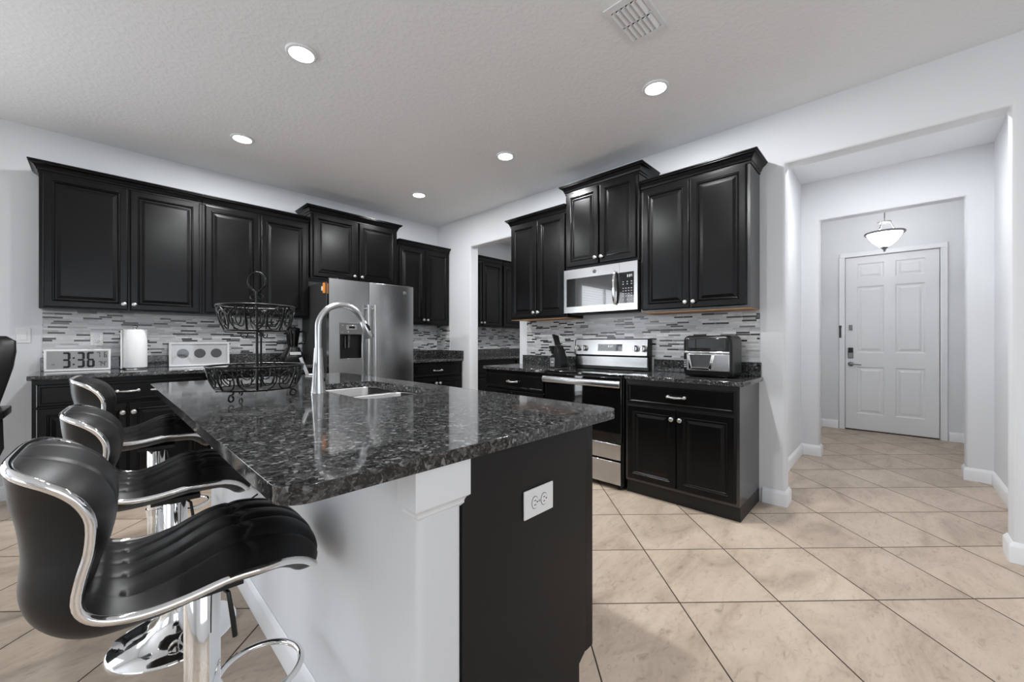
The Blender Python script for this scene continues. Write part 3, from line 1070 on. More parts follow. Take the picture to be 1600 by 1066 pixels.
# ------------------------------------------------------------------ island
t = thing('kitchen_island', 'kitchen island base with white half wall and matte black end panel', 'kitchen island', (0, 0, 0))
ZI = 0.945
IB = 0.9125
mb = MB().prism(rrect(0.478, 0.600, 0.740, 3.04, 0.018, 5), 'z', 0, IB)
mb.build('half_wall', WALL, t, smooth=True)
mb = MB()
rings = []
for o, z in ((-0.003, 0.798), (0.004, 0.806), (0.004, 0.812), (0.008, 0.820), (0.016, 0.826), (0.016, IB)):
    rings.append([(0.478 - o, 0.800, z), (0.478 - o, 0.7405 - o, z), (0.600 + o * 0.8, 0.7405 - o, z), (0.600 + o * 0.8, 0.755 - o * 0.2, z), (0.601, 0.755, z), (0.601, 0.800, z)])
mb.loft(rings)
mb.build('pilaster_cap', TRIM, t, bevel=0.002)
mb = sweep2d(MB(), [(0.478, 3.04), (0.478, 0.760)], [(0, 0), (0.014, 0), (0.014, 0.084), (0.011, 0.092), (0.006, 0.10), (0.003, 0.108), (0, 0.110)])
mb.build('baseboard', TRIM, t, bevel=0.002)
MB().prism([(0.6005, 0.0), (1.078, 0.0), (1.078, 0.128), (1.128, 0.160), (1.128, IB), (0.6005, IB)], 'y', 0.740, 0.757).build('end_panel', ENDPANEL, t, bevel=0.001)
MB().box(0.6015, 1.120, 0.7575, 3.03, 0.14, 0.70).build('carcass', BLACKCAB, t)
MB().box(0.6015, 1.068, 0.7575, 3.03, 0.0, 0.139).build('toe_kick', TOE, t)
MB().box(1.1285, 1.172, 0.742, 3.035, 0.150, IB - 0.002).build('face_frame', BLACKCAB, t, bevel=0.003)
MB().box(1.0785, 1.092, 0.742, 3.035, 0.0, 0.130).build('toe_board', TOE, t, bevel=0.002)

t = thing('countertop', 'large dark granite island countertop with rounded corners and sink cutout', 'countertop', (0, 0, 0))
bm = bmesh.new()
outer = rrect(0.203, 1.314, 0.716, 3.10, 0.055, 8)
inner = rrect(0.770, 1.165, 1.585, 2.325, 0.07, 8)
eds = []
for loop in (outer, inner):
    vs = [bm.verts.new((p[0], p[1], ZI)) for p in loop]
    for i in range(len(vs)):
        eds.append(bm.edges.new((vs[i], vs[(i + 1) % len(vs)])))
bmesh.ops.triangle_fill(bm, use_beauty=True, use_dissolve=False, edges=eds)
r = bmesh.ops.extrude_face_region(bm, geom=bm.faces[:])
for v in r['geom']:
    if isinstance(v, bmesh.types.BMVert):
        v.co.z = IB + 0.0005
mb = MB()
mb.bm.free()
mb.bm = bm
mb.build('worktop', GRANITE, t, bevel=0.007, seg=3)

t = thing('kitchen_sink', 'undermount stainless double-bowl sink set in the island counter', 'sink', (0, 0, 0))
for nm, y0, y1 in (('bowl', 1.592, 1.940), ('bowl', 1.965, 2.318)):
    mb = MB()
    rings = []
    for q, z, r in ((-0.012, IB - 0.001, 0.075), (0.004, IB - 0.001, 0.065), (0.008, IB - 0.006, 0.06), (0.014, 0.78, 0.055), (0.03, 0.735, 0.05), (0.06, 0.722, 0.04)):
        rings.append([(p[0], p[1], z) for p in rrect(0.778 + q, 1.157 - q, y0 + q, y1 - q, r, 6)])
    mb.loft(rings, True, False, True)
    b = mb.build(nm, STEELD, t, smooth=50)
    MB().lathe([(0.042, 0.0), (0.042, 0.003), (0.034, 0.003), (0.028, 0.0005), (0.002, 0.0005)], (0.967, (y0 + y1) / 2, 0.7225), 24).build('drain', CHROME, b, smooth=True)

t = thing('kitchen_faucet', 'tall brushed gooseneck pull-down faucet beside the island sink', 'faucet', (0.717, 1.957, ZI))
MB().lathe([(0.033, 0.0005), (0.033, 0.004), (0.0315, 0.010), (0.027, 0.06), (0.0225, 0.13), (0.0185, 0.20), (0.0175, 0.212)], (0, 0, 0), 28).build('body', NICKEL, t, smooth=True)
pts = [(0, 0, 0.212), (0, 0, 0.25), (0, 0, 0.305)]
R_ = 0.112
for k in range(1, 19):
    a = PI - k * math.radians(158) / 18
    pts.append((R_ + R_ * math.cos(a), 0, 0.310 + R_ * math.sin(a)))
MB().tube(pts, 0.0145, 16).build('gooseneck_spout', NICKEL, t, smooth=True)
e = Vector(pts[-1])
dv = (Vector(pts[-1]) - Vector(pts[-2])).normalized()
dv = (dv + Vector((0.08, 0, -0.25))).normalized()
hp = [e + dv * s for s in (0.0, 0.010, 0.012, 0.05, 0.095, 0.100)]
sh = MB().tube(hp, [0.0150, 0.0150, 0.0165, 0.0195, 0.0230, 0.0205], 18).build('spray_head', NICKEL, t, smooth=True)
mb = MB()
c = e + dv * 0.040
sd = Vector((0.30, -0.95, 0.1)).normalized()
mb.tube([c + sd * 0.0140 - dv * 0.018, c + sd * 0.0185, c + sd * 0.0180 + dv * 0.020], [0.006, 0.008, 0.006], 10)
mb.build('spray_button', PLASTIC_B, sh, smooth=True)
MB().tube([(-0.008, 0.014, 0.075), (-0.034, 0.048, 0.077)], [0.0145, 0.0135], 14).build('handle_hub', NICKEL, t, smooth=True)
MB().tube([(-0.031, 0.044, 0.083), (-0.044, 0.060, 0.130), (-0.054, 0.071, 0.166)], [0.0075, 0.0070, 0.0075], 12).build('lever_handle', NICKEL, t, smooth=True)
MB().ball((0.020, -0.0165, 0.062), 0.0075, 0.0035, 0.010).build('motion_sensor', GLASSB, t, smooth=True)


def outlet(label, loc, rz, wd, ht, horizontal=False, boxname='wall_outlet'):
    t = thing(boxname, label, 'outlet', loc, rz)
    MB().box(-wd / 2, wd / 2, -0.006, -0.0005, -ht / 2, ht / 2).build('cover_plate', PLASTIC_W, t, bevel=0.0025)
    for s in (-1, 1):
        cx, cz = (s * 0.020, 0) if horizontal else (0, s * 0.020)
        pr = [(cx + (0.0165 if not horizontal else 0.0135) * 0.98 * math.cos(2 * PI * k / 20), cz + (0.0135 if not horizontal else 0.0165) * math.sin(2 * PI * k / 20)) for k in range(20)]
        fc = MB().prism(pr, 'y', -0.0078, -0.0062).build('receptacle', PLASTIC_W, t, bevel=0.0006)
        MB().prism([(cx + (p[0] - cx) * 1.09, cz + (p[1] - cz) * 1.09) for p in pr], 'y', -0.0066, -0.0061).build('receptacle_seam', SLOT, fc)
        mb = MB()
        for q in (-1, 1):
            if horizontal:
                mb.box(cx - 0.004 - 0.001, cx + 0.003, -0.0083, -0.0079, cz + q * 0.0062 - 0.0011, cz + q * 0.0062 + 0.0011)
            else:
                mb.box(cx + q * 0.0062 - 0.0011, cx + q * 0.0062 + 0.0011, -0.0083, -0.0079, cz - 0.001, cz + 0.006)
        mb.lathe([(0.0024, 0), (0.0024, -0.0004)], (cx + (0.0085 if horizontal else 0), -0.0079, cz + (0 if horizontal else -0.0065)), 10, 'y')
        mb.build('slots', SLOT, fc)
    MB().lathe([(0.0032, 0), (0.0028, -0.0012)], (0, -0.0062, 0), 12, 'y').build('plate_screw', NICKEL, t)
    return t


outlet('white duplex outlet mounted sideways on the black island end panel', (0.877, 0.739, 0.732), 0, 0.128, 0.080, True)
outlet('white duplex outlet on the mosaic tile above the digital clock', (-0.013, YA - 0.009, 1.208), 0, 0.074, 0.114)
t = thing('light_switch', 'white rocker light switch on the bare wall beside the backsplash', 'light switch', (-0.398, YA, 1.231))
MB().box(-0.036, 0.036, -0.006, -0.0005, -0.057, 0.057).build('cover_plate', PLASTIC_W, t, bevel=0.0025)
MB().prism([(-0.0062, -0.033), (-0.0095, -0.033), (-0.0068, 0.0), (-0.0085, 0.033), (-0.0062, 0.033)], 'x', -0.0165, 0.0165).build('rocker', PLASTIC_W, t, bevel=0.0008)
o = MB().tube([(0.4775, 1.99, 0.525), (0.455, 1.985, 0.515), (0.445, 1.98, 0.503), (0.447, 1.98, 0.490)], 0.004, 8).build('wall_hook', DARKGREY, smooth=True)
tag(o, 'small dark hook on the white island half wall behind the bar stools', 'hook')


# ------------------------------------------------------------------ ceiling fittings
def downlight(label, x, y, power=P_DOWN):
    t = thing('recessed_light', label, 'ceiling light', (x, y, H))
    MB().lathe([(0.083, -0.0005), (0.083, -0.004), (0.078, -0.010), (0.066, -0.012), (0.060, -0.004), (0.060, -0.0005)], (0, 0, 0), 36, cap0=False, cap1=False).build('trim_ring', TRIM, t, smooth=True)
    MB().lathe([(0.059, -0.0006), (0.059, -0.0045), (0.001, -0.0055)], (0, 0, 0), 32).build('lens', LENS, t, smooth=True)
    area_light('lamp_glow', (0, 0, -0.013), (0, 0, 0), 0.11, 0.11, power, LAMP, t, 'DISK')
    return t


LGp = 'recessed ceiling lights over the kitchen'
for x, y, lb in ((0.806, 2.45, 'bright recessed ceiling light over the island bar stools, largest in view'),
                 (0.811, 3.83, 'recessed ceiling light above the two-door cabinets of the refrigerator wall'),
                 (2.515, 1.117, 'recessed ceiling light near the air vent, with a wide white ring'),
                 (2.515, 2.497, 'recessed ceiling light in front of the short cabinet over the microwave'),
                 (2.505, 3.865, 'recessed ceiling light closest to the corner between refrigerator and pantry doorway')):
    downlight(lb, x, y, 12.5 if y > 3.85 else P_DOWN)['group'] = LGp
downlight('added recessed ceiling light over the seating end of the island, outside the picture', 0.806, 1.10)  # unseen sixth lamp, added to complete the grid and light the room
downlight('added recessed ceiling light brightening the pantry, itself unseen', 4.45, 3.2, P_PANTRY)  # unseen lamp put in to brighten the pantry
downlight('added recessed ceiling light brightening the hallway, hidden above the kitchen opening', 4.15, 0.05, P_HALL)  # lamp added out of view to lift the hall's brightness

t = thing('air_vent', 'square white ceiling air vent with two rows of angled louvres', 'air vent', (1.912, 0.95, H))
mb = MB()
hx, hy, ix, iy = 0.160, 0.100, 0.122, 0.078
for a in (((-hx, hx), (iy, hy)), ((-hx, hx), (-hy, -iy)), ((-hx, -ix), (-iy, iy)), ((ix, hx), (-iy, iy)), ((-0.004, 0.004), (-iy, iy))):
    mb.box(a[0][0], a[0][1], a[1][0], a[1][1], -0.008, -0.0005)
mb.build('frame', TRIM, t)
MB().box(-ix, ix, -iy, iy, -0.0016, -0.0006).build('cavity', VENTHOLE, t)
for r0, r1 in ((-0.118, -0.008), (0.008, 0.118)):
    for k in range(6):
        y = -0.066 + k * 0.0265
        MB().prism([(y - 0.010, -0.0025), (y - 0.0085, -0.0025), (y + 0.012, -0.0145), (y + 0.0105, -0.0155)], 'x', r0, r1).build('louvre', TRIM, t)

t = thing('pendant_light', 'semi-flush bowl pendant light glowing in front of the entry door', 'pendant light', (6.07, 0.07, H))
zt = -0.455
bowl = MB().lathe([(0.150, zt + 0.006), (0.150, zt - 0.004), (0.132, zt - 0.045), (0.100, zt - 0.092), (0.062, zt - 0.130), (0.030, zt - 0.150), (0.004, zt - 0.154)], (0, 0, 0), 36, cap0=False).build('glass_bowl', ALABASTER, t, smooth=True)
MB().lathe([(0.148, zt + 0.012), (0.170, zt + 0.014), (0.175, zt + 0.004), (0.170, zt - 0.008), (0.151, zt - 0.006)], (0, 0, 0), 40, cap0=False, cap1=False).build('rim', PEWTER, t, smooth=True)
MB().lathe([(0.001, zt - 0.148), (0.032, zt - 0.150), (0.030, zt - 0.162), (0.016, zt - 0.176), (0.010, zt - 0.190), (0.012, zt - 0.196), (0.002, zt - 0.206)], (0, 0, 0), 20).build('finial', PEWTER, t, smooth=True)
for k in range(3):
    a = 0.6 + 2 * PI * k / 3
    c, s = math.cos(a), math.sin(a)
    MB().tube([(0.135 * c, 0.135 * s, zt + 0.010), (0.075 * c, 0.075 * s, zt + 0.05), (0.050 * c, 0.050 * s, zt + 0.12)], 0.005, 8).build('support_rod', PEWTER, t, smooth=True)
MB().lathe([(0.056, zt + 0.115), (0.060, zt + 0.122), (0.056, zt + 0.130), (0.020, zt + 0.135)], (0, 0, 0), 24).build('top_plate', PEWTER, t, smooth=True)
MB().tube([(0.017 * math.cos(2 * PI * k / 20), 0, zt + 0.150 + 0.017 * math.sin(2 * PI * k / 20)) for k in range(20)], 0.0035, 8, True).build('hanging_loop', PEWTER, t, smooth=True)
MB().tube([(0, 0, zt + 0.166), (0, 0, -0.022)], 0.005, 8).build('stem', PEWTER, t, smooth=True)
MB().lathe([(0.065, -0.0005), (0.065, -0.010), (0.045, -0.024), (0.006, -0.028)], (0, 0, 0), 28).build('canopy', NICKEL, t, smooth=True)
ld = bpy.data.lights.new('pendant_glow', 'POINT')
ld.energy = P_PENDANT
ld.shadow_soft_size = 0.05
ld.color = LAMP
o = bpy.data.objects.new('pendant_glow', ld)
COL.objects.link(o)
o.parent = t
o.location = (0, 0, zt + 0.06)


# ------------------------------------------------------------------ bar stools
SEC = [(.240, .558, .030, .006, .022), (.235, .571, .088, .018, .036), (.220, .598, .145, .040, .044), (.188, .632, .176, .060, .046),
       (.143, .654, .194, .074, .044), (.082, .661, .203, .080, .046), (.037, .663, .203, .074, .046), (.000, .659, .203, .064, .046),
       (-.041, .653, .203, .052, .047), (-.088, .650, .203, .040, .050), (-.130, .653, .203, .030, .056), (-.168, .664, .203, .024, .068),
       (-.193, .684, .203, .022, .075), (-.203, .714, .203, .022, .082), (-.196, .761, .203, .026, .088), (-.187, .800, .203, .030, .096),
       (-.185, .854, .203, .032, .104), (-.198, .890, .203, .030, .098), (-.217, .915, .203, .026, .082), (-.240, .934, .200, .020, .060),
       (-.265, .948, .187, .014, .036), (-.284, .957, .158, .008, .019), (-.295, .960, .100, .003, .010), (-.297, .961, .040, .001, .006)]


def catmull(P, n):
    out = []
    for i in range(len(P) - 1):
        p0, p1, p2, p3 = P[max(i - 1, 0)], P[i], P[i + 1], P[min(i + 2, len(P) - 1)]
        for k in range(n):
            u = k / n
            out.append(tuple(0.5 * (2 * b + (c - a) * u + (2 * a - 5 * b + 4 * c - d) * u * u + (3 * b - a - 3 * c + d) * u ** 3) for a, b, c, d in zip(p0, p1, p2, p3)))
    out.append(P[-1])
    return out


def stool_shell(inner):
    S = catmull(SEC, 6)
    N = 76
    bm = bmesh.new()
    rows = []
    for i, (x, z, w_, bi, bo) in enumerate(S):
        a, b = S[max(i - 1, 0)], S[min(i + 1, len(S) - 1)]
        tx, tz = b[0] - a[0], b[1] - a[1]
        l = math.hypot(tx, tz)
        nx, nz = tz / l, -tx / l
        if not inner and x < -0.17 and z > 0.72:      # the back shell bulges straight to the rear
            k_ = min(1.0, (z - 0.72) / 0.06)
            nx, nz = nx + (0.995 - nx) * k_, nz + (0.10 - nz) * k_
        row = []
        for k in range(N + 1):
            u = -1 + 2 * k / N
            y = u * w_
            if inner:
                hgt = bi * (1 - abs(u) ** 3.2)
                gr = 0.0
                seat = 1.0 if x > -0.15 and z < 0.70 else (0.55 if z > 0.74 else 0.2)
                for u0 in ((-0.68, -0.34, 0.0, 0.34, 0.68) if z < 0.70 else (-0.36, 0.36)):
                    gr += math.exp(-abs((u - u0) / 0.038) ** 1.3)
                if z < 0.70 or x > 0.1:
                    cross = 0.055 + 0.018 * abs(((u * 3 + 0.5) % 1) - 0.5) * 2
                    gr = max(gr, math.exp(-abs((x - cross) / 0.009) ** 1.3))
                d_ = hgt - 0.0115 * min(gr, 1) * seat * (1 - abs(u) ** 6) * min(1, bi / 0.03)
                if 0.676 < z < 0.735 and x < -0.15:
                    d_ -= 0.012 * (1 - abs(u) ** 4) * math.exp(-((z - 0.700) / 0.012) ** 2)
                d_ += 0.0015
            else:
                d_ = -bo * (1 - abs(u) ** 5) - 0.0015
            row.append(bm.verts.new((x + nx * d_, y, z + nz * d_)))
        rows.append(row)
    for a, b in zip(rows[:-1], rows[1:]):
        for k in range(N):
            bm.faces.new((a[k], a[k + 1], b[k + 1], b[k]))
    mb = MB()
    mb.bm.free()
    mb.bm = bm
    return mb


def make_stool(label, loc, phi, dz, group):
    t = thing('bar_stool', label, 'bar stool', loc, phi, group)
    o = stool_shell(True).build('seat_cushion', LEATHER, t, smooth=70)
    o.location.z = dz
    o = stool_shell(False).build('seat_shell', SHELL, t, smooth=70)
    o.location.z = dz
    S = catmull([(a, b, c) for a, b, c, _, _ in SEC], 3)
    path = [(x, -w_, z) for x, z, w_ in S] + [(x, w_, z) for x, z, w_ in reversed(S)]
    o = MB().tube(path, 0.0088, 10, True).build('chrome_trim', CHROME, t, smooth=60)
    o.location.z = dz
    MB().lathe([(0.205, 0.0), (0.205, 0.007), (0.198, 0.012), (0.150, 0.021), (0.100, 0.034), (0.068, 0.055), (0.050, 0.085), (0.042, 0.118), (0.0395, 0.135)], (0, 0, 0), 56).build('base', CHROME, t, smooth=60)
    MB().lathe([(0.0375, 0.1355), (0.0375, 0.560 + dz), (0.034, 0.565 + dz)], (0, 0, 0), 32).build('column', CHROME, t, smooth=60)
    mb = MB().lathe([(0.026, 0.5655 + dz), (0.026, 0.575 + dz)], (0, 0, 0), 24)
    mb.box(-0.075, 0.075, -0.075, 0.075, 0.5755 + dz, 0.592 + dz)
    mb.build('seat_mount', TOE, t)
    MB().tube([(0.03, -0.02, 0.568 + dz), (0.045, -0.062, 0.56 + dz), (0.052, -0.075, 0.50 + dz), (0.056, -0.080, 0.455 + dz)], [0.005, 0.005, 0.006, 0.006], 8).build('height_lever', PLASTIC_B, t, smooth=True)
    mb = MB().lathe([(0.0385, 0.268), (0.043, 0.270), (0.043, 0.300), (0.0385, 0.302)], (0, 0, 0), 28)
    f_ = mb.build('footrest_collar', CHROME, t, smooth=True)
    MB().tube([(0.126 + 0.100 * math.cos(PI * 2 * k / 48), 0.104 * math.sin(PI * 2 * k / 48), 0.285) for k in range(48)], 0.0085, 10, True).build('footrest_ring', CHROME, f_, smooth=True)
    return t


SGp = 'bar stools along the island'
make_stool('black tufted bar stool beside the rounded island corner, nearest of the three', (0.182, 1.2645, 0), -0.038, 0.0, SGp)
make_stool('black tufted bar stool standing between the other two stools', (0.216, 2.105, 0), -0.072, -0.020, SGp)
make_stool('black tufted bar stool furthest along the island, before the drawer cabinet', (0.212, 2.845, 0), -0.06, 0.047, SGp)

# ------------------------------------------------------------------ office chair
t = thing('office_chair', 'black leather office chair partly cut off beside the light switch', 'office chair', (-0.70, 3.98, 0))
rings = []
for z, hw, y, th in ((0.50, 0.215, 0.045, 0.045), (0.60, 0.235, 0.05, 0.06), (0.76, 0.262, 0.055, 0.065), (0.90, 0.295, 0.06, 0.065), (1.02, 0.322, 0.07, 0.065), (1.12, 0.333, 0.085, 0.06), (1.19, 0.330, 0.10, 0.05), (1.222, 0.29, 0.11, 0.02)):
    rings.append([(hw * math.copysign(abs(math.cos(a)) ** 0.45, math.cos(a)), y + th * math.copysign(abs(math.sin(a)) ** 0.7, math.sin(a)) + 0.006 * math.sin(9 * math.cos(a)), z) for a in [2 * PI * k / 48 for k in range(48)]])
MB().loft(rings).build('backrest', LEATHER, t, smooth=60)
MB().loft([[(p[0], p[1], z) for p in rrect(-0.27 + q, 0.27 - q, -0.42 + q, 0.09 - q, 0.09, 6)] for q, z in ((0.03, 0.40), (0.0, 0.42), (0.0, 0.475), (0.02, 0.50), (0.06, 0.51))]).build('seat', LEATHER, t, smooth=60)
for s in (-1, 1):
    MB().loft([[(s * 0.285 + p[0], p[1], z) for p in rrect(-0.036, 0.036, -0.30, 0.03, 0.03, 5)] for z in (0.742, 0.752, 0.776, 0.786)]).build('armrest', PLASTIC_B, t, bevel=0.004)
    MB().tube([(s * 0.285, -0.15, 0.745), (s * 0.29, -0.15, 0.55), (s * 0.25, -0.15, 0.43), (s * 0.18, -0.15, 0.415)], 0.018, 10).build('arm_support', PLASTIC_B, t, smooth=True)
MB().lathe([(0.03, 0.10), (0.03, 0.25), (0.02, 0.26), (0.02, 0.40)], (0, -0.16, 0), 20).build('gas_column', PLASTIC_B, t, smooth=40)
for k in range(5):
    a = 2 * PI * k / 5 + 0.3
    c, s = math.cos(a), math.sin(a)
    MB().tube([(0.02 * c, -0.16 + 0.02 * s, 0.115), (0.16 * c, -0.16 + 0.16 * s, 0.10), (0.27 * c, -0.16 + 0.27 * s, 0.082)], [0.026, 0.022, 0.018], 10).build('leg', PLASTIC_B, t, smooth=True)
    MB().lathe([(0.026, -0.02), (0.030, -0.012), (0.030, 0.012), (0.026, 0.02)], (0.27 * c, -0.16 + 0.27 * s, 0.030), 18, 'x').build('caster', PLASTIC_B, t, smooth=40)

# ------------------------------------------------------------------ things on the refrigerator wall counter
t = thing('digital_clock', 'wide white digital clock with grey screen reading 3:36', 'clock', (-0.289, 4.62, ZA))
MB().box(0, 0.356, 0.001, 0.030, 0.0005, 0.170).build('case', PLASTIC_W, t, bevel=0.004)
sc = MB().box(0.014, 0.342, -0.0012, 0.0005, 0.020, 0.157).build('screen', mat('lcd_grey', 0.27, 0.25, bump=(60, 0.01)), t)
ya, yb = -0.0026, -0.0016
for ch, x in (('3', 0.092), ('3', 0.168), ('6', 0.222)):
    mb = MB()
    seg_digit(mb, ch, x, 0.026, 0.044, 0.122, 0.0145, ya, yb)
    mb.build('time_digit', SEGMENT, sc)
for z in (0.052, 0.102):
    MB().lathe([(0.0062, ya), (0.0062, yb)], (0.1525, 0, z), 16, 'y').build('colon_dot', SEGMENT, sc)
mb = MB()
seg_digit(mb, '7', 0.276, 0.103, 0.020, 0.042, 0.004, ya, yb)
seg_digit(mb, '6', 0.318, 0.103, 0.015, 0.042, 0.004, ya, yb)
mb.build('date_digits', SEGMENT, sc)
mb = MB()
seg_digit(mb, '7', 0.286, 0.034, 0.017, 0.038, 0.004, ya, yb)
seg_digit(mb, '4', 0.306, 0.034, 0.017, 0.038, 0.004, ya, yb)
mb.tube([(0.330 + 0.003 * math.cos(2 * PI * k / 12), -0.002, 0.068 + 0.003 * math.sin(2 * PI * k / 12)) for k in range(12)], 0.0008, 5, True)
mb.build('temperature_digits', SEGMENT, sc)
MB().box(0.040, 0.056, ya, yb, 0.052, 0.056).build('status_mark', SEGMENT, sc)

t = thing('paper_towel_holder', 'steel paper towel holder with ball-top post on the counter', 'paper towel holder', (0.213, 4.615, ZA))
MB().lathe([(0.068, 0.0005), (0.068, 0.006), (0.062, 0.011), (0.012, 0.012)], (0, 0, 0), 32).build('base', NICKEL, t, smooth=40)
MB().lathe([(0.008, 0.0125), (0.008, 0.345)], (0, 0, 0), 14).build('post', NICKEL, t, smooth=40)
MB().ball((0, 0, 0.356), 0.016, 0.016, 0.013).build('finial', NICKEL, t, smooth=True)
t = thing('paper_towel_roll', 'white paper towel roll with a hanging sheet, beside the digital clock', 'paper towels', (0.213, 4.615, ZA + 0.0125))
MB().lathe([(0.021, 0.0008), (0.074, 0.0008), (0.0755, 0.004), (0.0755, 0.316), (0.074, 0.319), (0.021, 0.319), (0.021, 0.0008)], (0, 0, 0), 48, cap0=False, cap1=False).build('roll', PAPER, t, smooth=40)
mb = MB()
pa = [(-0.0765 + 0.002 - 0.0006, 0.0), (-0.083, -0.02), (-0.088, -0.034), (-0.090, -0.045)]
mb.loft([[(x, y, z) for x, y in pa] + [(x + 0.0012, y + 0.0006, z) for x, y in reversed(pa)] for z in (-0.006, 0.10, 0.20, 0.312)])
mb.build('loose_sheet', PAPER, t, smooth=True)

t = thing('framed_display', 'long white frame holding three grey round discs, leaning on the backsplash', 'picture frame', (0.437, 4.700, ZA + 0.0022))
t.rotation_euler = (math.radians(-4), 0, 0)
mb = MB()
FW, FH, fb = 0.452, 0.222, 0.017
mb.box(0, FW, 0, 0.028, 0.0005, fb).box(0, FW, 0, 0.028, FH - fb, FH).box(0, fb, 0, 0.028, fb, FH - fb).box(FW - fb, FW, 0, 0.028, fb, FH - fb)
mb.build('frame', PLASTIC_W, t, bevel=0.001)
MB().box(fb, FW - fb, 0.018, 0.026, fb, FH - fb).build('backing_board', MATBOARD, t)
for x in (0.100, 0.224, 0.350):
    mb = MB().lathe([(0.0435, 0.0178), (0.0435, 0.0155), (0.041, 0.0145)] + [(0.041 - 0.002 * k, 0.0145 - (0.0012 if k % 2 else 0)) for k in range(1, 19)] + [(0.002, 0.0145)], (x, 0, 0.118), 36, 'y')
    mb.build('disc', DISC, t, smooth=True)
MB().box(fb + 0.0003, FW - fb - 0.0003, 0.004, 0.006, fb + 0.0003, FH - fb - 0.0003).build('glass', CLEARPANE, t)

t = thing('kitchen_blender', 'black countertop blender with smoked jar beside the refrigerator', 'blender', (1.405, 4.53, ZA))
MB().loft([[(p[0], p[1], z) for p in rrect(-a, a, -b, b, 0.03, 5)] for z, a, b in ((0.0005, 0.098, 0.085), (0.012, 0.102, 0.090), (0.065, 0.102, 0.090), (0.085, 0.098, 0.085), (0.135, 0.066, 0.062), (0.160, 0.058, 0.058), (0.168, 0.055, 0.055))]).build('motor_base', PLASTIC_B, t, smooth=50)
mb = MB().prism([(-0.0885, 0.092), (-0.0905, 0.093), (-0.0765, 0.122), (-0.0745, 0.121)], 'x', -0.052, 0.052)
mb.build('control_strip', KEYMARK, t)
MB().lathe([(0.044, 0.1685), (0.047, 0.18), (0.066, 0.33), (0.0675, 0.348), (0.064, 0.348), (0.062, 0.33), (0.043, 0.182), (0.002, 0.180)], (0, 0, 0), 32, cap0=False).build('jar', SMOKED, t, smooth=40)
MB().lathe([(0.069, 0.3485), (0.070, 0.362), (0.060, 0.372), (0.028, 0.376), (0.026, 0.388), (0.002, 0.390)], (0, 0, 0), 32).build('lid', PLASTIC_B, t, smooth=40)
MB().tube([(0.060, 0, 0.330), (0.095, 0, 0.338), (0.118, 0, 0.320), (0.120, 0, 0.250), (0.108, 0, 0.215), (0.055, 0, 0.205)], [0.010, 0.012, 0.013, 0.013, 0.011, 0.009], 12).build('jar_handle', PLASTIC_B, t, smooth=True)
MB().tube([(-0.02, 0, 0.19), (0, 0, 0.20), (0.02, 0, 0.188)], 0.005, 8).build('blade', NICKEL, t, smooth=True)

# ------------------------------------------------------------------ things on the range wall counter
t = thing('air_fryer', 'boxy black and chrome air fryer with trapezoid drawer handle', 'air fryer', (XB, 1.146, ZB), Rm)
fx, fy0, fy1, fz = 0.335, -0.360, -0.080, 0.305


def rr3(x0, x1, y0, y1, z, r):
    return [(p[0], p[1], z) for p in rrect(x0, x1, y0, y1, r, 5)]


MB().loft([rr3(0.012, fx - 0.012, fy0 + 0.012, fy1 - 0.012, 0.006, 0.03), rr3(0.002, fx - 0.002, fy0 + 0.002, fy1 - 0.002, 0.018, 0.032), rr3(0, fx, fy0, fy1, 0.05, 0.034), rr3(0, fx, fy0, fy1, 0.270, 0.034), rr3(0.006, fx - 0.006, fy0 + 0.006, fy1 - 0.006, 0.292, 0.034), rr3(0.022, fx - 0.022, fy0 + 0.022, fy1 - 0.022, fz, 0.034)]).build('housing', PLASTIC_B, t, smooth=50)
MB().box(0.035, 0.300, fy0 - 0.006, fy0 + 0.002, 0.192, 0.284).build('upper_window', GLASSB, t, bevel=0.004)
MB().box(0.010, 0.322, fy0 - 0.008, fy0 + 0.001, 0.176, 0.190).build('chrome_band', CHROME, t, bevel=0.003)
MB().box(0.030, 0.322, fy0 - 0.006, fy0 + 0.002, 0.048, 0.172).build('drawer_front', STEEL, t, bevel=0.004)
mb = MB()
for pts in ([(0.040, 0.166), (0.062, 0.166), (0.078, 0.066), (0.060, 0.056)], [(0.212, 0.166), (0.234, 0.166), (0.210, 0.056), (0.192, 0.066)], [(0.060, 0.056), (0.210, 0.056), (0.192, 0.072), (0.078, 0.072)]):
    mb.prism(pts, 'y', fy0 - 0.034, fy0 - 0.0065)
mb.build('drawer_handle', CHROME, t, bevel=0.003)
MB().prism([(0.0625, 0.1655), (0.2115, 0.1655), (0.1915, 0.0725), (0.0785, 0.0725)], 'y', fy0 - 0.0095, fy0 - 0.0065).build('handle_recess', DARKGREY, t)
for z in (0.070, 0.086, 0.102, 0.118):
    for x in (0.012, 0.021):
        MB().box(x, x + 0.006, fy0 - 0.0015, fy0 - 0.0002, z, z + 0.009).build('button', KEYMARK, t)
for x in (0.05, fx - 0.05):
    for y in (fy0 + 0.05, fy1 - 0.05):
        MB().lathe([(0.012, 0.0003), (0.012, 0.006)], (x, y, 0), 12).build('foot', RUBBER, t)

KX, KY = 3.175, 2.405
t = thing('knife_block', 'slanted black knife block with a brushed metal front plate beside the range', 'knife block', (KX, KY, ZB))
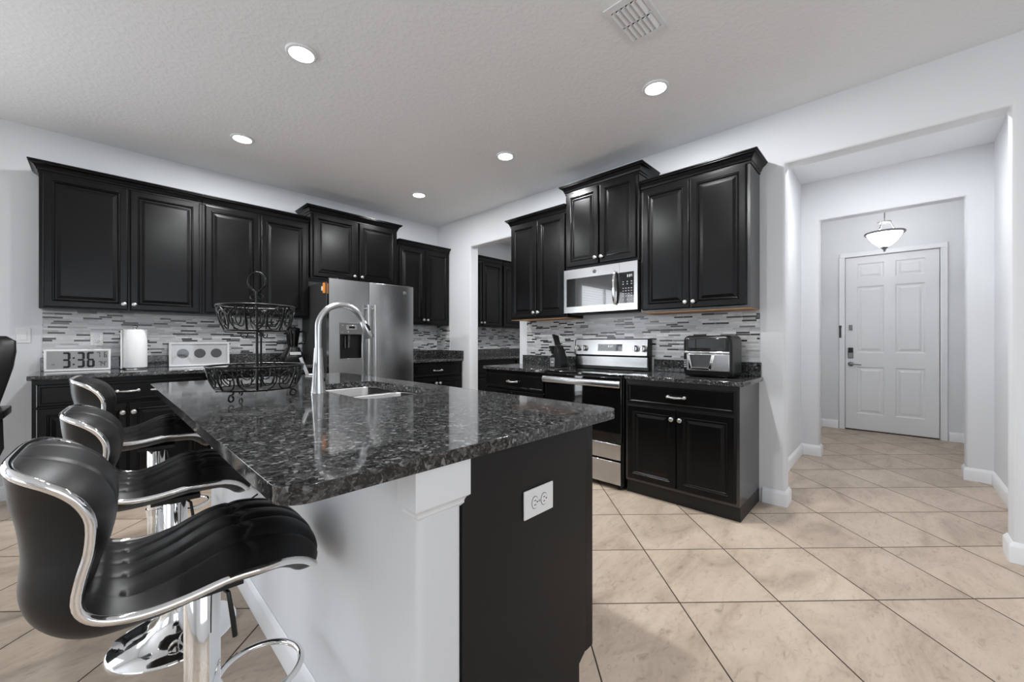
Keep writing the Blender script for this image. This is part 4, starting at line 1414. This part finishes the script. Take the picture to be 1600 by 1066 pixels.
# leans away along the wall: +y is the low side that carries the metal plate
MB().prism([(-0.070, 0.0005), (0.070, 0.0005), (0.070, 0.105), (0.045, 0.130), (0.022, 0.135), (0.022, 0.205), (-0.012, 0.222), (-0.070, 0.080)], 'x', -0.055, 0.055).build('block', PLASTIC_B, t, bevel=0.003)
MB().box(-0.0575, -0.0552, 0.008, 0.066, 0.012, 0.100).build('front_plate', STEEL, t, bevel=0.001)
MB().box(-0.0592, -0.0577, 0.022, 0.052, 0.050, 0.062).build('name_plate', KEYMARK, t)
kn = thing('kitchen_knife', 'large black knife handle standing highest in the knife block', 'knife', (KX, KY, ZB), 0, 'knives in the knife block')


def knife(root, p, d, L, r):
    p, d = Vector(p), Vector(d).normalized()
    MB().tube([p + d * (L * u) for u in (0, 0.05, 0.25, 0.5, 0.8, 0.97, 1.0)], [r * 0.8, r, r * 0.92, r * 0.85, r * 1.08, r * 1.1, r * 0.8], 10, False, 1.5).build('handle', PLASTIC_B, root, smooth=True)
    MB().tube([p - d * 0.004, p + d * 0.001], r * 0.85, 10).build('bolster', NICKEL, root, smooth=True)


up = (0, 0.32, 0.95)
knife(kn, (-0.030, 0.008, 0.220), up, 0.118, 0.0105)
for x, y, z, L, lb in ((0.000, 0.008, 0.220, 0.110, 'black knife handle in the upper row of the block, middle one'),
                       (0.030, 0.008, 0.220, 0.104, 'black knife handle in the upper row of the block, against the wall')):
    knife(thing('kitchen_knife', lb, 'knife', (KX, KY, ZB), 0, 'knives in the knife block'), (x, y, z), up, L, 0.0105)
lo = (0, 0.42, 0.90)
for i, x in enumerate((-0.042, -0.022, 0.000, 0.022, 0.042)):
    knife(thing('steak_knife', 'small black steak knife handle in the lower row of the knife block', 'knife', (KX, KY, ZB), 0, 'steak knives in the lower row'), (x, 0.045, 0.134), lo, 0.088, 0.0075)

# ------------------------------------------------------------------ two-tier wire basket
BX, BY = 0.462, 1.937
t = thing('wire_fruit_basket', 'two-tier black wrought iron fruit basket with scrollwork on the island', 'fruit basket', (BX, BY, ZI))


def tier(par, nm, rb, zb, rt, zt, nsec):
    root = MB().tube([(rt * math.cos(2 * PI * k / 64), rt * math.sin(2 * PI * k / 64), zt) for k in range(64)], 0.0042, 8, True).build(nm, IRON, par, smooth=True)
    MB().tube([(rb * math.cos(2 * PI * k / 64), rb * math.sin(2 * PI * k / 64), zb) for k in range(64)], 0.0042, 8, True).build('bottom_ring', IRON, root, smooth=True)
    mb = MB()
    for k in range(-4, 5):
        y = rb * k / 4.6
        x = math.sqrt(max(0, rb * rb - y * y))
        mb.tube([(-x, y, zb - 0.002), (x, y, zb - 0.002)], 0.0024, 6)
    mb.tube([(0, -rb, zb - 0.004), (0, rb, zb - 0.004)], 0.0035, 6)
    mb.tube([(-rb, 0, zb - 0.006), (rb, 0, zb - 0.006)], 0.0035, 6)
    mb.build('base_grid', IRON, root, smooth=True)
    da = 2 * PI / nsec

    def P(a, s):
        r = rb + (rt - rb) * (s ** 0.8) + 0.004 * math.sin(PI * s)
        return (r * math.cos(a), r * math.sin(a), zb + (zt - zb) * s)
    mb = MB()
    for q in range(nsec):
        a0 = q * da
        mb.tube([P(a0, u / 8) for u in range(9)], 0.0036, 6)
        for sgn in (1, -1):
            # big rising curl that closes in a spiral, and a smaller one under the rim
            pts = []
            for k in range(30):
                u = k / 29
                ph = -PI / 2 + 2 * PI * 1.28 * u
                rr = 0.44 * (1 - 0.58 * u)
                pts.append(P(a0 + da / 2 + sgn * (0.235 * da - rr * 0.50 * da * math.cos(ph)), 0.46 + rr * 0.98 * math.sin(ph)))
            mb.tube(pts, 0.0027, 6)
            pts = []
            for k in range(20):
                u = k / 19
                ph = PI / 2 + 2 * PI * 1.1 * u
                rr = 0.17 * (1 - 0.55 * u)
                pts.append(P(a0 + da / 2 + sgn * (0.38 * da + rr * 0.55 * da * math.cos(ph)), 0.80 + rr * math.sin(ph)))
            mb.tube(pts, 0.0023, 6)
        mb.tube([P(a0 + da * (0.12 + 0.38 * u / 8), 0.98 - 0.42 * (u / 8) ** 1.3) for u in range(9)], 0.0025, 6)
        mb.tube([P(a0 + da * (0.88 - 0.38 * u / 8), 0.98 - 0.42 * (u / 8) ** 1.3) for u in range(9)], 0.0025, 6)
    mb.build('scrollwork', IRON, root, smooth=True)
    return root


tier(t, 'lower_basket', 0.142, 0.050, 0.174, 0.142, 7)
up_ = tier(t, 'upper_basket', 0.112, 0.288, 0.140, 0.390, 6)
mb = MB().tube([(0, 0, 0.052), (0, 0, 0.455)], 0.0052, 10)
mb.build('stem', IRON, t, smooth=True)
MB().tube([(0.014, -0.006, 0.052), (0.014, -0.006, 0.286)], 0.0036, 8).build('stem_rod', IRON, t, smooth=True)
vd = Vector((0.72, -0.69, 0)).normalized()
pts = []
for k in range(40):
    a = -PI / 2 + math.radians(22) + (2 * PI - math.radians(44)) * k / 39
    c = 0.036 * math.cos(a) * (1.0 if math.sin(a) > -0.5 else 0.9)
    pts.append((vd.x * c, vd.y * c, 0.495 + 0.040 * math.sin(a)))
pts = [(0, 0, 0.440)] + pts + [(0, 0, 0.440)]
MB().tube(pts, 0.0038, 8).build('ring_handle', IRON, t, smooth=True)
for s in (-1, 1):
    pts = []
    for k in range(22):
        u = k / 21
        a = PI / 2 - 2 * PI * 1.05 * u
        rr = 0.0135 * (1 - 0.4 * u)
        c = s * (0.017 - rr * math.cos(a) * 1.0)
        pts.append((vd.x * c, vd.y * c, 0.430 + rr * math.sin(a)))
    MB().tube(pts, 0.0028, 6).build('handle_curl', IRON, t, smooth=True)
for a in (0.6, 2.7, 4.8):
    c, s = math.cos(a), math.sin(a)
    MB().tube([(0.045 * c + 0.012 * math.cos(q) * c, 0.045 * s + 0.012 * math.cos(q) * s, 0.272 + 0.014 * math.sin(q)) for q in [PI / 2 + 2 * PI * 0.8 * k / 14 for k in range(15)]], 0.0024, 6).build('under_hook', IRON, up_, smooth=True)
for a in (math.radians(217), math.radians(-12), math.radians(103)):
    c, s = math.cos(a), math.sin(a)
    pts = [(0.118 * c, 0.118 * s, 0.048)]
    for k in range(24):
        u = k / 23
        ph = PI * 0.62 - 2 * PI * 1.02 * u
        rr = 0.0155 * (1 - 0.42 * u)
        r = 0.132 + rr * math.cos(ph) * (1 if u < 2 else 1)
        pts.append((r * c, r * s, 0.0195 + rr * 1.0 * math.sin(ph)))
    MB().tube(pts, 0.0036, 8).build('scroll_foot', IRON, t, smooth=True)
